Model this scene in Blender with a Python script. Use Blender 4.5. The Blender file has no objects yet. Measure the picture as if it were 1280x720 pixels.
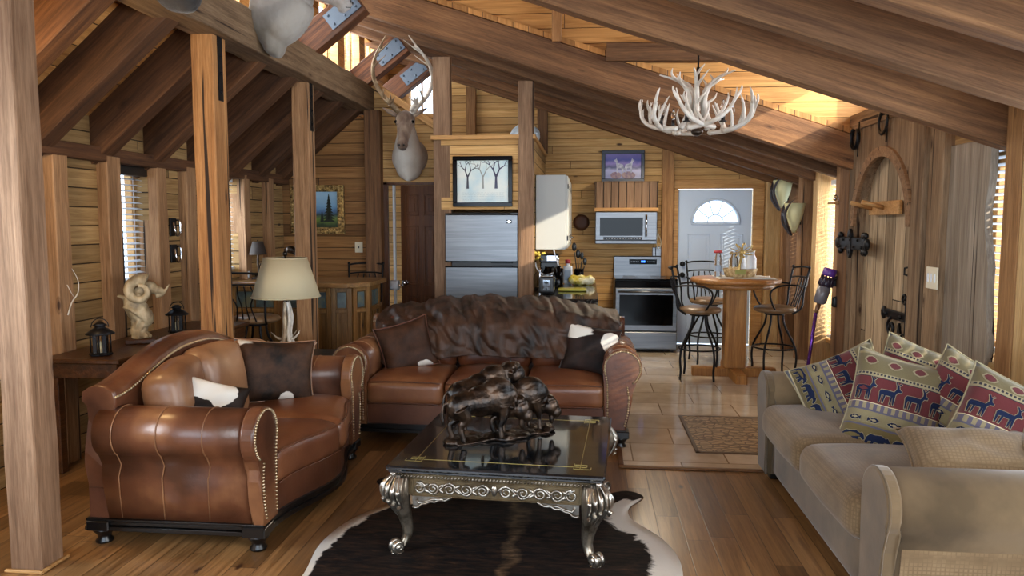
import bpy, bmesh, math, random
from mathutils.geometry import tessellate_polygon
from mathutils import Vector, Matrix, Euler, noise as mnoise
random.seed(7)
C = bpy.context.scene.collection
PI = math.pi
sc = bpy.context.scene

# ------------------------------------------------------------------ camera, world, sun, exposure
cam_d = bpy.data.cameras.new('camera'); cam = bpy.data.objects.new('camera', cam_d); C.objects.link(cam)
cam_d.sensor_width = 36.0; cam_d.lens = 940.0/1280*36; cam_d.clip_end = 200
cam.location = (0, 0, 1.58)
cam.rotation_euler = (math.radians(90-4.95), 0, math.radians(5.77))
sc.camera = cam
sc.view_settings.view_transform = 'Standard'; sc.view_settings.look = 'None'
sc.view_settings.gamma = 1.0; sc.view_settings.use_curve_mapping = False
sc.view_settings.exposure = 0.92
try:
    sc.cycles.use_denoising = True
    sc.cycles.max_bounces = 8; sc.cycles.diffuse_bounces = 4; sc.cycles.glossy_bounces = 4
    sc.cycles.transparent_max_bounces = 12
    sc.cycles.sample_clamp_indirect = 6.0
    sc.cycles.caustics_reflective = False; sc.cycles.caustics_refractive = False
except Exception: pass
W = bpy.data.worlds.new('world'); sc.world = W; W.use_nodes = True
bg = W.node_tree.nodes['Background']; bg.inputs[0].default_value = (0.62, 0.80, 1.0, 1); bg.inputs[1].default_value = 2.6

def light(name, kind, loc, rot, energy, color, **k):
    d = bpy.data.lights.new(name, kind); d.energy = energy; d.color = color
    for a, b in k.items(): setattr(d, a, b)
    o = bpy.data.objects.new(name, d); C.objects.link(o); o.location = loc; o.rotation_euler = rot
    return o
def aim(d):                      # rotation that sends a lamp's -Z along d
    return Vector(d).to_track_quat('-Z', 'Y').to_euler()
light('sun', 'SUN', (6, 2, 5), aim((-1, 0.80, -0.47)), 4.8, (1.0, 0.88, 0.70), angle=0.01)
# daylight coming through the large windows and one added opening (sky outside each)
light('window_light_rear', 'AREA', (-0.4, -1.7, 1.75), aim((0.12, 1, -0.06)), 52, (0.88, 0.94, 1.0), shape='RECTANGLE', size=4.6, size_y=2.0)
light('window_light_right', 'AREA', (2.9, 3.9, 1.45), aim((-1, -0.1, -0.05)), 60, (0.82, 0.91, 1.0), shape='RECTANGLE', size=1.3, size_y=1.2)
light('window_light_right_rear', 'AREA', (2.78, 0.7, 1.5), aim((-1, 0.55, -0.02)), 75, (0.88, 0.94, 1.0), shape='RECTANGLE', size=1.9, size_y=1.3)  # added fill from the right, behind an invented opening
light('window_light_left', 'AREA', (-3.75, 1.5, 1.5), aim((1, 0.25, 0)), 60, (0.82, 0.91, 1.0), shape='RECTANGLE', size=2.0, size_y=1.2)
light('clerestory_light', 'AREA', (-2.95, 6.4, 3.75), aim((1, 0, -0.45)), 150, (1.0, 0.95, 0.88), shape='RECTANGLE', size=5.5, size_y=0.6)
light('dormer_light', 'AREA', (2.85, 5.95, 2.75), aim((-1, 0, -0.1)), 60, (0.9, 0.95, 1.0), shape='RECTANGLE', size=1.8, size_y=0.4)

light('kitchen_window_light', 'AREA', (2.95, 8.0, 1.3), aim((-1, 0, 0)), 22, (1.0, 0.93, 0.82), shape='RECTANGLE', size=0.55, size_y=1.5)
light('bar_window_light', 'AREA', (-3.9, 6.86, 1.6), aim((1, 0, 0)), 18, (0.85, 0.93, 1.0), shape='RECTANGLE', size=0.6, size_y=0.9)
light('kitchen_ceiling_light', 'AREA', (0.7, 8.5, 2.35), (0, 0, 0), 16, (1.0, 0.84, 0.62), shape='DISK', size=0.35)  # added warm fill to brighten the kitchen, no fixture here

light('eave_lamp', 'POINT', (-2.95, 3.3, 2.15), (0, 0, 0), 22, (1.0, 0.68, 0.30), shadow_soft_size=0.08)
# ------------------------------------------------------------------ materials
def S(h):                        # sRGB hex or 0-255 triple -> linear
    if isinstance(h, str): h = tuple(int(h[i:i+2], 16) for i in (0, 2, 4))
    f = lambda c: c/12.92 if c <= 0.04045 else ((c+0.055)/1.055)**2.4
    return tuple(f(v/255) for v in h) + (1,)
class N:
    def __init__(s, name):
        s.m = bpy.data.materials.new(name); s.m.use_nodes = True; s.t = s.m.node_tree
        s.b = s.t.nodes['Principled BSDF']
    def n(s, t, **k):
        x = s.t.nodes.new(t)
        for a, b in k.items(): setattr(x, a, b)
        return x
    def l(s, a, b): s.t.links.new(a, b)
    def set(s, sock, v):
        i = sock
        if hasattr(v, 'is_output') or hasattr(v, 'links'): s.l(v, i)
        else: i.default_value = v
    def math(s, op, a, b=None, c=None):
        x = s.n('ShaderNodeMath', operation=op); s.set(x.inputs[0], a)
        if b is not None: s.set(x.inputs[1], b)
        if c is not None: s.set(x.inputs[2], c)
        return x.outputs[0]
    def mix(s, f, a, b, mode='MIX'):
        x = s.n('ShaderNodeMix', data_type='RGBA', blend_type=mode); s.set(x.inputs[0], f); s.set(x.inputs[6], a); s.set(x.inputs[7], b)
        return x.outputs[2]
    def ramp(s, f, stops):
        x = s.n('ShaderNodeValToRGB'); s.set(x.inputs[0], f); e = x.color_ramp.elements
        while len(e) < len(stops): e.new(0.5)
        for i, (p, c) in enumerate(stops):
            e[i].position = p; e[i].color = c if len(c) == 4 else tuple(c)+(1,)
        return x.outputs[0]
    def coord(s, scale=(1, 1, 1), rand=True, obj=True):
        tc = s.n('ShaderNodeTexCoord'); mp = s.n('ShaderNodeMapping'); s.l(tc.outputs['Object'], mp.inputs[0])
        mp.inputs['Scale'].default_value = scale
        if rand:
            oi = s.n('ShaderNodeObjectInfo'); sc_ = s.n('ShaderNodeVectorMath', operation='SCALE')
            cx = s.n('ShaderNodeCombineXYZ')
            for i in range(3): s.l(oi.outputs['Random'], cx.inputs[i])
            s.l(cx.outputs[0], sc_.inputs[0]); sc_.inputs[3].default_value = 37.0
            s.l(sc_.outputs[0], mp.inputs['Location'])
        return mp.outputs[0]
    def noise(s, v, scale, detail=4, rough=0.55, dist=0):
        x = s.n('ShaderNodeTexNoise'); s.l(v, x.inputs['Vector']); x.inputs['Scale'].default_value = scale
        x.inputs['Detail'].default_value = detail; x.inputs['Roughness'].default_value = rough; x.inputs['Distortion'].default_value = dist
        return x.outputs[0]
    def bump(s, h, strength=0.3, dist=0.01):
        x = s.n('ShaderNodeBump'); s.l(h, x.inputs['Height']); x.inputs['Strength'].default_value = strength; x.inputs['Distance'].default_value = dist
        s.l(x.outputs[0], s.b.inputs['Normal'])
    def p(s, **k):
        nm = dict(color='Base Color', rough='Roughness', metal='Metallic', coat='Coat Weight', coatr='Coat Roughness', spec='Specular IOR Level',
                  trans='Transmission Weight', ior='IOR', alpha='Alpha', sheen='Sheen Weight', emit='Emission Color', es='Emission Strength')
        for a, v in k.items(): s.set(s.b.inputs[nm[a]], v)
        return s
def plain(name, c, rough=0.5, metal=0, bump=0, bscale=200, **k):
    n = N(name); n.p(color=c if not isinstance(c, str) else S(c), rough=rough, metal=metal, **k)
    if bump: n.bump(n.noise(n.coord(), bscale, 3), bump, 0.003)
    return n.m
def mottled(name, c1, c2, scale=4, rough=0.5, bump=0.15, bscale=60, stretch=(1, 1, 1), lo=0.35, hi=0.65, detail=4, metal=0, c3=None, **k):
    n = N(name); v = n.coord(stretch)
    f = n.noise(v, scale, detail)
    st = [(lo, S(c1)), (hi, S(c2))] if c3 is None else [(lo, S(c1)), ((lo+hi)/2, S(c3)), (hi, S(c2))]
    n.p(color=n.ramp(f, st), rough=rough, metal=metal, **k)
    if bump: n.bump(n.noise(v, bscale, 4), bump, 0.004)
    return n.m
def wood(name, light_, dark, axis=0, rough=0.62, grain=1.0, knots=True, crack=0.0, spec=0.35, var=0.35):
    n = N(name)
    sc1 = [17.0*grain]*3; sc1[axis] = 0.8*grain
    v = n.coord(tuple(sc1)); g1 = n.noise(v, 1.6, 6, 0.6, 0.6)
    g2 = n.noise(v, 8.0, 4, 0.7)
    sc2 = [2.0]*3; sc2[axis] = 0.7
    v2 = n.coord(tuple(sc2)); big = n.noise(v2, 1.2, 3)
    col = n.ramp(g1, [(0.28, S(dark)), (0.72, S(light_))])
    fine = n.ramp(g2, [(0.36, (0.58, 0.54, 0.50, 1)), (0.60, (1.05, 1.05, 1.05, 1))])
    col = n.mix(0.7, col, fine, 'MULTIPLY')
    tone = n.ramp(big, [(0.3, (0.74, 0.70, 0.66, 1)), (0.7, (1.12, 1.10, 1.06, 1))])
    col = n.mix(1.0, col, tone, 'MULTIPLY')
    oi = n.n('ShaderNodeObjectInfo')
    rnd = n.ramp(oi.outputs['Random'], [(0, (1-var,)*3+(1,)), (1, (1.1, 1.08, 1.05, 1))])
    col = n.mix(1.0, col, rnd, 'MULTIPLY')
    if knots:
        sc3 = [5.0]*3; sc3[axis] = 1.7
        vo = n.n('ShaderNodeTexVoronoi'); n.l(n.coord(tuple(sc3)), vo.inputs['Vector']); vo.inputs['Scale'].default_value = 1.0
        kf = n.ramp(vo.outputs['Distance'], [(0.035, (0, 0, 0, 1)), (0.07, (0.75, 0.75, 0.75, 1)), (0.085, (0.55, 0.55, 0.55, 1)), (0.11, (1, 1, 1, 1))])
        col = n.mix(kf, S('3a2414'), col)
    if crack:
        sc4 = [14.0]*3; sc4[axis] = 0.25
        cf = n.noise(n.coord(tuple(sc4)), 1.3, 2)
        ck = n.ramp(cf, [(0.27+0.16*crack, (0, 0, 0, 1)), (0.295+0.16*crack, (1, 1, 1, 1))])
        col = n.mix(ck, S('2a1a0e'), col)
    n.p(color=col, rough=rough, spec=spec)
    n.bump(n.math('ADD', g1, n.math('MULTIPLY', g2, 0.6)), 0.35, 0.01)
    return n.m
def planks(name, u, v, ph, light_, dark, seg=1.6, rough=0.6, gap=0.035, spec=0.3, gapc='20140a', coat=0, gapw=1.0, contrast=1.0, bumpd=0.012):
    """boards running along axis u, stacked along axis v (object coordinates), each board with a tint of its own"""
    n = N(name); tc = n.n('ShaderNodeTexCoord'); sp = n.n('ShaderNodeSeparateXYZ'); n.l(tc.outputs['Object'], sp.inputs[0])
    U, V = sp.outputs[u], sp.outputs[v]
    r = n.math('DIVIDE', V, ph); row = n.math('FLOOR', r); fr = n.math('FRACT', r)
    wn = n.n('ShaderNodeTexWhiteNoise', noise_dimensions='1D'); n.l(row, wn.inputs['W'])
    us = n.math('ADD', n.math('DIVIDE', U, seg), n.math('MULTIPLY', wn.outputs[0], 7.3)); sg = n.math('FLOOR', us); fs = n.math('FRACT', us)
    cx = n.n('ShaderNodeCombineXYZ'); n.l(row, cx.inputs[0]); n.l(sg, cx.inputs[1])
    w2 = n.n('ShaderNodeTexWhiteNoise', noise_dimensions='3D'); n.l(cx.outputs[0], w2.inputs['Vector'])
    gv = n.n('ShaderNodeCombineXYZ'); n.l(n.math('MULTIPLY', U, 1.3), gv.inputs[0]); n.l(n.math('MULTIPLY', V, 26.0), gv.inputs[1])
    n.l(n.math('MULTIPLY', w2.outputs[0], 50.0), gv.inputs[2])
    g1 = n.noise(gv.outputs[0], 1.3, 6, 0.6, 0.9)
    col = n.ramp(g1, [(0.3, S(dark)), (0.68, S(light_))])
    lo = 1-0.42*contrast
    col = n.mix(1.0, col, n.ramp(w2.outputs[0], [(0, (lo, lo*0.95, lo*0.88, 1)), (0.5, (0.95, 0.93, 0.9, 1)), (1, (1.18, 1.16, 1.1, 1))]), 'MULTIPLY')
    kv = n.n('ShaderNodeCombineXYZ'); n.l(n.math('MULTIPLY', U, 2.2), kv.inputs[0]); n.l(n.math('MULTIPLY', V, 6.0), kv.inputs[1])
    vo = n.n('ShaderNodeTexVoronoi'); n.l(kv.outputs[0], vo.inputs['Vector']); vo.inputs['Scale'].default_value = 1.0
    col = n.mix(n.ramp(vo.outputs['Distance'], [(0.05, (0, 0, 0, 1)), (0.11, (1, 1, 1, 1))]), S('3a2212'), col)
    e = n.math('MULTIPLY', n.math('MINIMUM', fr, n.math('SUBTRACT', 1.0, fr)), ph)
    e2 = n.math('MULTIPLY', n.math('MINIMUM', fs, n.math('SUBTRACT', 1.0, fs)), seg)
    em = n.math('MINIMUM', e, e2)
    gp = n.math('GREATER_THAN', em, ph*gap)
    col = n.mix(gp, S(gapc), col)
    n.p(color=col, rough=rough, spec=spec, coat=coat, coatr=0.2)
    hgt = n.math('MULTIPLY', n.math('MINIMUM', n.math('DIVIDE', em, ph*gap*1.8), 1.0), 1.0)
    n.bump(n.math('ADD', hgt, n.math('MULTIPLY', g1, 0.25)), 0.5, bumpd)
    return n.m

M = {}
M['post'] = wood('timber post', 'c9a17a', '8f6a48', crack=0.3, rough=0.7)
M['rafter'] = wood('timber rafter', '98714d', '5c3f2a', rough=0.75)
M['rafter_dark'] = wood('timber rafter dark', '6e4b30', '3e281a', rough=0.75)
M['beam'] = wood('hewn beam', 'a68c6e', '70583f', crack=0.5, rough=0.8)
M['stud'] = wood('stud', 'c79a68', '93683f', rough=0.7)
M['deck'] = planks('ceiling boards', 1, 0, 0.14, 'd09a5c', '9c6a38', seg=4, rough=0.6, gap=0.02, gapc='4a2e16')
M['wallX'] = planks('wall boards lengthwise', 0, 2, 0.095, 'd9b379', 'b0834a', seg=5, rough=0.62, gap=0.03, gapc='5a3e20', contrast=0.6)
M['wallXd'] = planks('aged wall boards', 0, 2, 0.13, 'a97f50', '76522f', seg=3, rough=0.65, gap=0.025, gapc='2c1a0e')  # darker tone puts the shadow on the hall wall into the boards
M['wallY'] = planks('log wall boards', 1, 2, 0.13, 'b89868', '85653c', seg=3, rough=0.7, gap=0.03, gapc='2f2112')
M['cheek'] = planks('dormer boards', 0, 2, 0.14, 'd9a666', 'a87640', seg=5, rough=0.6, gap=0.02, gapc='4a2e16', contrast=0.5)
M['trimw'] = wood('pine trim', 'd8ad72', 'b07f48', rough=0.55, knots=False, var=0.15)
M['floor'] = planks('wood floor', 1, 0, 0.125, '9c764c', '684828', seg=1.25, rough=0.30, gap=0.012, gapc='2c1a0e', spec=0.5, coat=0.12, contrast=1.0, bumpd=0.0006)
M['black_metal'] = plain('black iron', '17171a', 0.45, 0.6, 0.1, 80)
M['steel'] = mottled('brushed steel', '67696c', '75777a', 2, 0.34, 0.0, 200, (1, 1, 25), metal=1.0)
M['chrome'] = plain('chrome', 'c8ccd2', 0.12, 1.0)
M['black_gloss'] = plain('black glass', '030304', 0.10, 0, spec=0.14)
M['black_plastic'] = plain('black plastic', '101012', 0.35)
M['white_paint'] = plain('white paint', 'd8dde4', 0.4); M['door_white'] = plain('cool white door paint', 'b9cbe2', 0.4)
M['cream_plastic'] = plain('ivory plastic', 'e4dcc4', 0.4)
gl = N('window glass'); tr_ = gl.n('ShaderNodeBsdfTransparent'); gs_ = gl.n('ShaderNodeBsdfGlossy'); gs_.inputs['Roughness'].default_value = 0.02; mx_ = gl.n('ShaderNodeMixShader'); mx_.inputs[0].default_value = 0.06
gl.l(tr_.outputs[0], mx_.inputs[1]); gl.l(gs_.outputs[0], mx_.inputs[2]); gl.l(mx_.outputs[0], [x for x in gl.t.nodes if x.type == 'OUTPUT_MATERIAL'][0].inputs[0]); M['glass'] = gl.m
cg = N('clear glass'); cg.p(color=(0.95, 0.98, 1, 1), rough=0.02, trans=1.0, ior=1.3); M['clear'] = cg.m
M['leather'] = mottled('brown leather', '351e13', '6c432b', 2.6, 0.34, 0.3, 45, c3='573322', spec=0.55, lo=0.3, hi=0.72)
M['leather_tan'] = mottled('worn tan leather', '6b452c', '9a7250', 3.0, 0.36, 0.25, 45, spec=0.5, lo=0.3, hi=0.7)
M['leather_dark'] = mottled('dark brown leather', '3a1c10', '6e3c22', 2.4, 0.32, 0.25, 45, spec=0.55)
M['brass'] = plain('antique brass nailheads', 'b5a283', 0.3, 0.9)
M['black_wood'] = plain('black lacquered wood', '0d0c0c', 0.3, 0, 0.05, 40)

# ------------------------------------------------------------------ geometry helpers
def spline(pts, k=6):
    P = [Vector(p) if len(p) == 3 else p for p in pts]; out = []
    n = len(P); D = len(P[0])
    for i in range(n-1):
        p0, p1, p2, p3 = P[max(i-1, 0)], P[i], P[i+1], P[min(i+2, n-1)]
        for j in range(k):
            t = j/k; a = 2*t**3-3*t**2+1; b = t**3-2*t**2+t; c = -2*t**3+3*t**2; d = t**3-t**2
            out.append(tuple(a*p1[m]+b*(p2[m]-p0[m])/2+c*p2[m]+d*(p3[m]-p1[m])/2 for m in range(D)))
    out.append(tuple(P[-1])); return out
class MB:
    def __init__(s): s.bm = bmesh.new(); s.mi = 0; s.T = Matrix.Identity(4)
    def v(s, p): return s.bm.verts.new(s.T @ Vector(p))
    def f(s, vs, sm=False):
        try: f = s.bm.faces.new(vs)
        except ValueError: return None
        f.material_index = s.mi; f.smooth = sm; return f
    def box(s, c, d, R=None, bev=0.0, seg=1, rz=None):
        hx, hy, hz = d[0]/2, d[1]/2, d[2]/2; R = R if R is not None else (Matrix.Rotation(rz, 3, 'Z') if rz is not None else Matrix.Identity(3))
        vs = [s.v(Vector(c)+R @ Vector((x*hx, y*hy, z*hz))) for x in (-1, 1) for y in (-1, 1) for z in (-1, 1)]
        fs = [s.f([vs[i] for i in q]) for q in ((0, 1, 3, 2), (4, 6, 7, 5), (0, 4, 5, 1), (2, 3, 7, 6), (0, 2, 6, 4), (1, 5, 7, 3))]
        if bev:
            es = list({e for f in fs for e in f.edges})
            r = bmesh.ops.bevel(s.bm, geom=es, offset=min(bev, min(d)*0.45), segments=seg, profile=0.5, affect='EDGES')
            for f in r['faces']: f.material_index = s.mi
        return s
    def b2(s, a, b, bev=0.0): return s.box([(a[i]+b[i])/2 for i in range(3)], [abs(b[i]-a[i]) for i in range(3)], bev=bev)
    def tube(s, pts, r, n=8, cap=True, closed=False, flat=1.0, sm=True):
        P = [Vector(p) for p in pts]; m = len(P); rr = r if isinstance(r, (list, tuple)) else [r]*m
        if len(rr) != m: rr = [rr[0]+(rr[-1]-rr[0])*i/(m-1) for i in range(m)] if len(rr) == 2 else [rr[min(int(i/(m-1)*(len(rr)-1)), len(rr)-2)]*(1-(i/(m-1)*(len(rr)-1)-min(int(i/(m-1)*(len(rr)-1)), len(rr)-2)))+rr[min(int(i/(m-1)*(len(rr)-1)), len(rr)-2)+1]*(i/(m-1)*(len(rr)-1)-min(int(i/(m-1)*(len(rr)-1)), len(rr)-2)) for i in range(m)]
        t = [(P[(i+1) % m]-P[i-1] if closed else P[min(i+1, m-1)]-P[max(i-1, 0)]) for i in range(m)]
        t = [x.normalized() if x.length > 1e-9 else Vector((0, 0, 1)) for x in t]
        a = Vector((0, 0, 1)) if abs(t[0].z) < 0.9 else Vector((1, 0, 0)); nv = (a-t[0]*a.dot(t[0])).normalized(); rings = []
        for i in range(m):
            nv = (nv-t[i]*nv.dot(t[i])); nv = nv.normalized() if nv.length > 1e-6 else t[i].orthogonal().normalized()
            b = t[i].cross(nv)
            rings.append([s.v(P[i]+(nv*math.cos(2*PI*j/n)*flat+b*math.sin(2*PI*j/n))*max(rr[i], 1e-4)) for j in range(n)])
        for i in range(m if closed else m-1):
            A, B = rings[i], rings[(i+1) % m]
            for j in range(n): s.f([A[j], A[(j+1) % n], B[(j+1) % n], B[j]], sm)
        if cap and not closed: s.f(rings[0][::-1]); s.f(rings[-1])
        return s
    def cyl(s, a, b, r, r2=None, n=20, sm=True): return s.tube([a, b], [r, r if r2 is None else r2], n, sm=sm)
    def lathe(s, prof, c=(0, 0, 0), n=24, sm=True, sx=1, sy=1, cap=True):
        rings = [[s.v((c[0]+r*math.cos(2*PI*j/n)*sx, c[1]+r*math.sin(2*PI*j/n)*sy, c[2]+z)) for j in range(n)] for r, z in [(max(r, 1e-4), z) for r, z in prof]]
        for A, B in zip(rings, rings[1:]):
            for j in range(n): s.f([A[j], A[(j+1) % n], B[(j+1) % n], B[j]], sm)
        if cap: s.f(rings[0][::-1]); s.f(rings[-1])
        return s
    def ball(s, c, r, n=22, R=None):
        rx, ry, rz = r if isinstance(r, (tuple, list)) else (r, r, r); R = R if R is not None else Matrix.Identity(3); m = max(4, n//2); rings = []
        for i in range(1, m):
            a = PI*i/m
            rings.append([s.v(Vector(c)+R @ Vector((rx*math.sin(a)*math.cos(2*PI*j/n), ry*math.sin(a)*math.sin(2*PI*j/n), rz*math.cos(a)))) for j in range(n)])
        t, b = s.v(Vector(c)+R @ Vector((0, 0, rz))), s.v(Vector(c)+R @ Vector((0, 0, -rz)))
        for A, B in zip(rings, rings[1:]):
            for j in range(n): s.f([A[j], B[j], B[(j+1) % n], A[(j+1) % n]], True)
        for j in range(n): s.f([t, rings[0][j], rings[0][(j+1) % n]], True); s.f([b, rings[-1][(j+1) % n], rings[-1][j]], True)
        return s
    def prism(s, poly, fn, d0, d1, bev=0.0, sm=False):
        """poly of (a, b); fn(a, b, t) -> point; extruded from t=d0 to t=d1"""
        A = [s.v(fn(a, b, d0)) for a, b in poly]; B = [s.v(fn(a, b, d1)) for a, b in poly]; n = len(poly)
        fs = [s.f(A[::-1]), s.f(B)]+[s.f([A[i], A[(i+1) % n], B[(i+1) % n], B[i]], sm) for i in range(n)]
        if bev:
            es = [e for f in fs[:2] for e in f.edges]
            r = bmesh.ops.bevel(s.bm, geom=es, offset=bev, segments=2, profile=0.5, affect='EDGES')
            for f in r['faces']: f.material_index = s.mi; f.smooth = True
        return s
    def grid(s, fn, nu, nv, sm=True, cu=False, cv=False):
        g = [[s.v(fn(i/(nu if cu else nu-1), j/(nv if cv else nv-1))) for j in range(nv)] for i in range(nu)]
        for i in range(nu if cu else nu-1):
            for j in range(nv if cv else nv-1):
                s.f([g[i][j], g[(i+1) % nu][j], g[(i+1) % nu][(j+1) % nv], g[i][(j+1) % nv]], sm)
        return g
    def rbox(s, c, d, r, n=10, warp=None, R=None, sm=True):
        """rounded box, warp(p) moves each point (local, before rotation)"""
        h = Vector(d)/2; R = R if R is not None else Matrix.Identity(3); r = min(r, min(h)*0.999); cache = {}
        def P(q):
            k = tuple(round(x, 5) for x in q)
            if k in cache: return cache[k]
            p = Vector([q[i]*h[i] for i in range(3)]); inn = Vector([max(-(h[i]-r), min(h[i]-r, p[i])) for i in range(3)]); dd = p-inn
            if dd.length > 1e-9: p = inn+dd.normalized()*r
            if warp: p = Vector(warp(p))
            cache[k] = s.v(Vector(c)+R @ p); return cache[k]
        def tt(i, m):                      # denser towards the edges
            x = -1+2*i/m; return math.sin(x*PI/2)*0.55+x*0.45
        for ax in range(3):
            for sg in (-1, 1):
                o = [a for a in range(3) if a != ax]
                for i in range(n):
                    for j in range(n):
                        q = []
                        for (a, b) in ((i, j), (i+1, j), (i+1, j+1), (i, j+1)):
                            p = [0, 0, 0]; p[ax] = sg; p[o[0]] = tt(a, n); p[o[1]] = tt(b, n); q.append(P(p))
                        s.f(q, sm)
        bmesh.ops.recalc_face_normals(s.bm, faces=s.bm.faces[:]) if False else None
        return s
    def build(s, name, mat, parent=None, loc=None, rot=None, fix=True):
        if fix: bmesh.ops.recalc_face_normals(s.bm, faces=s.bm.faces[:])
        me = bpy.data.meshes.new(name); s.bm.to_mesh(me); s.bm.free()
        for m in (mat if isinstance(mat, (list, tuple)) else [mat]): me.materials.append(M[m] if isinstance(m, str) else m)
        o = bpy.data.objects.new(name, me); C.objects.link(o)
        if loc is not None: o.location = loc
        if rot is not None: o.rotation_euler = rot
        if parent is not None: o.parent = parent
        return o
def organic(name, mb, mat, parent=None, voxel=0.01, smooth=4, disp=0.0, dscale=0.05, loc=None, rot=None):
    """one continuous skin grown over overlapping volumes"""
    bmesh.ops.recalc_face_normals(mb.bm, faces=mb.bm.faces[:])
    me = bpy.data.meshes.new(name+'_src'); mb.bm.to_mesh(me); mb.bm.free()
    o = bpy.data.objects.new(name, me); C.objects.link(o)
    r = o.modifiers.new('r', 'REMESH'); r.mode = 'VOXEL'; r.voxel_size = voxel; r.use_smooth_shade = True
    if smooth:
        q = o.modifiers.new('s', 'SMOOTH'); q.iterations = smooth; q.factor = 0.5
    if disp:
        t = bpy.data.textures.new('n', 'CLOUDS'); t.noise_scale = dscale; t.noise_depth = 3
        d = o.modifiers.new('d', 'DISPLACE'); d.texture = t; d.strength = disp; d.mid_level = 0.5; d.texture_coords = 'LOCAL'
    dg = bpy.context.evaluated_depsgraph_get(); m2 = bpy.data.meshes.new_from_object(o.evaluated_get(dg)); o.modifiers.clear()
    o.data = m2; m2.name = name; bpy.data.meshes.remove(me)
    m2.materials.clear()
    for m in (mat if isinstance(mat, (list, tuple)) else [mat]): m2.materials.append(M[m] if isinstance(m, str) else m)
    for p in m2.polygons: p.use_smooth = True
    if loc is not None: o.location = loc
    if rot is not None: o.rotation_euler = rot
    if parent is not None: o.parent = parent
    return o
def tag(o, label=None, cat=None, group=None, kind=None):
    if label: o['label'] = label
    if cat: o['category'] = cat
    if group: o['group'] = group
    if kind: o['kind'] = kind
    return o
def thing(name, label, cat, loc=(0, 0, 0), rz=0, group=None):
    o = bpy.data.objects.new(name, None); C.objects.link(o); o.location = loc; o.rotation_euler = (0, 0, rz); o.empty_display_size = 0.1
    return tag(o, label, cat, group)
def struct(o): o['kind'] = 'structure'; return o
def copy_tree(o, parent=None):
    c = o.copy(); C.objects.link(c)
    if parent is not None: c.parent = parent
    for ch in list(o.children): copy_tree(ch, c)
    return c
def beam(name, p0, p1, w, h, mat, parent=None, bev=0.006, up=(0, 0, 1), rough=0.004):
    """timber from p0 to p1 (axis line), w sideways, h along 'up'; its own X runs along the grain"""
    p0, p1 = Vector(p0), Vector(p1); d = p1-p0; L = d.length; x = d.normalized(); u = Vector(up)
    if abs(x.dot(u)) > 0.95: u = Vector((0, 1, 0))
    y = u.cross(x).normalized(); z = x.cross(y)
    b = MB(); n = max(2, int(L/0.25)); rg = []
    for i in range(n+1):
        t = -L/2+L*i/n; jy, jz = (random.uniform(-rough, rough) for _ in 'ab')
        rg.append([b.v((t, sy*(w/2-bev*(1-k))+jy*0.6*sy, sz*(h/2-bev*k)+jz*0.6*sz)) for sy, sz, k in ((-1, -1, 0), (-1, -1, 1), (-1, 1, 1), (-1, 1, 0), (1, 1, 0), (1, 1, 1), (1, -1, 1), (1, -1, 0))])
    for A, B in zip(rg, rg[1:]):
        for j in range(8): b.f([A[j], A[(j+1) % 8], B[(j+1) % 8], B[j]])
    b.f(rg[0][::-1]); b.f(rg[-1])
    o = b.build(name, mat, parent)
    R = Matrix((x, y, z)).transposed().to_4x4(); o.matrix_world = Matrix.Translation((p0+p1)/2) @ R
    if parent is not None:
        o.matrix_parent_inverse = Matrix.Identity(4)
        mw = Matrix.Translation((p0+p1)/2) @ R; o.matrix_local = mw
    return o

# ================================================================== THE SHELL
BW = 9.85                                    # inner face of the back wall
rz_b = lambda x: 2.04+0.33*(2.4-x)           # underside of the right-hand rafters
lz_b = lambda x: 2.06+0.85*(x+3.38)          # underside of the left-hand rafters
def wall(name, axis, c0, c1, u0, u1, z0, z1, openings, mat):
    """wall with rectangular openings; axis 'x' = runs along X between u0..u1 with thickness c0..c1 in Y; 'y' = the other way"""
    b = MB()
    def bx(a0, a1, za, zb):
        if a1-a0 < 1e-4 or zb-za < 1e-4: return
        if axis == 'x': b.b2((a0, c0, za), (a1, c1, zb))
        else: b.b2((c0, a0, za), (c1, a1, zb))
    cur = u0
    for a0, a1, za, zb in sorted(openings):
        bx(cur, a0, z0, z1); bx(a0, a1, z0, za); bx(a0, a1, zb, z1); cur = a1
    bx(cur, u1, z0, z1)
    return struct(b.build(name, mat))
b = MB(); b.b2((-4.2, -2.6, -0.1), (3.2, 10.3, 0)); struct(b.build('floor', 'floor'))
# stone tile floor of the kitchen
n = N('travertine tile'); v = n.coord((1, 1, 1), rand=False); br = n.n('ShaderNodeTexBrick'); n.l(v, br.inputs['Vector'])
br.inputs['Scale'].default_value = 1.0; br.inputs['Brick Width'].default_value = 0.62; br.inputs['Row Height'].default_value = 0.41; br.inputs['Mortar Size'].default_value = 0.005
br.inputs['Color1'].default_value = S('d3c8b8'); br.inputs['Color2'].default_value = S('bcb09e'); br.inputs['Mortar'].default_value = S('8a7862')
c = n.mix(0.6, br.outputs[0], n.ramp(n.noise(v, 5, 5), [(0.3, S('b3a48e')), (0.7, S('ebe3d6'))]), 'MULTIPLY')
c = n.mix(1.0, c, (1.25, 1.25, 1.25, 1), 'MULTIPLY')
n.p(color=c, rough=0.12, spec=0.6); n.bump(br.outputs['Fac'], -0.2, 0.003); M['tile'] = n.m
b = MB(); b.prism([(0.245, 4.82), (2.72, 4.82), (2.72, 9.95), (-1.4, 9.95), (-1.4, 6.6), (0.245, 6.6)], lambda a, c, t: (a, c, t), 0.0, 0.010)
struct(b.build('floor_tile', 'tile'))
b = MB(); b.b2((0.21, 4.785, 0), (2.6, 4.82, 0.016), bev=0.005); b.b2((0.21, 4.82, 0), (0.245, 6.6, 0.016), bev=0.005)
struct(b.build('trim_1', wood('threshold strip', '7a5838', '4f3520', rough=0.4, knots=False)))
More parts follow.
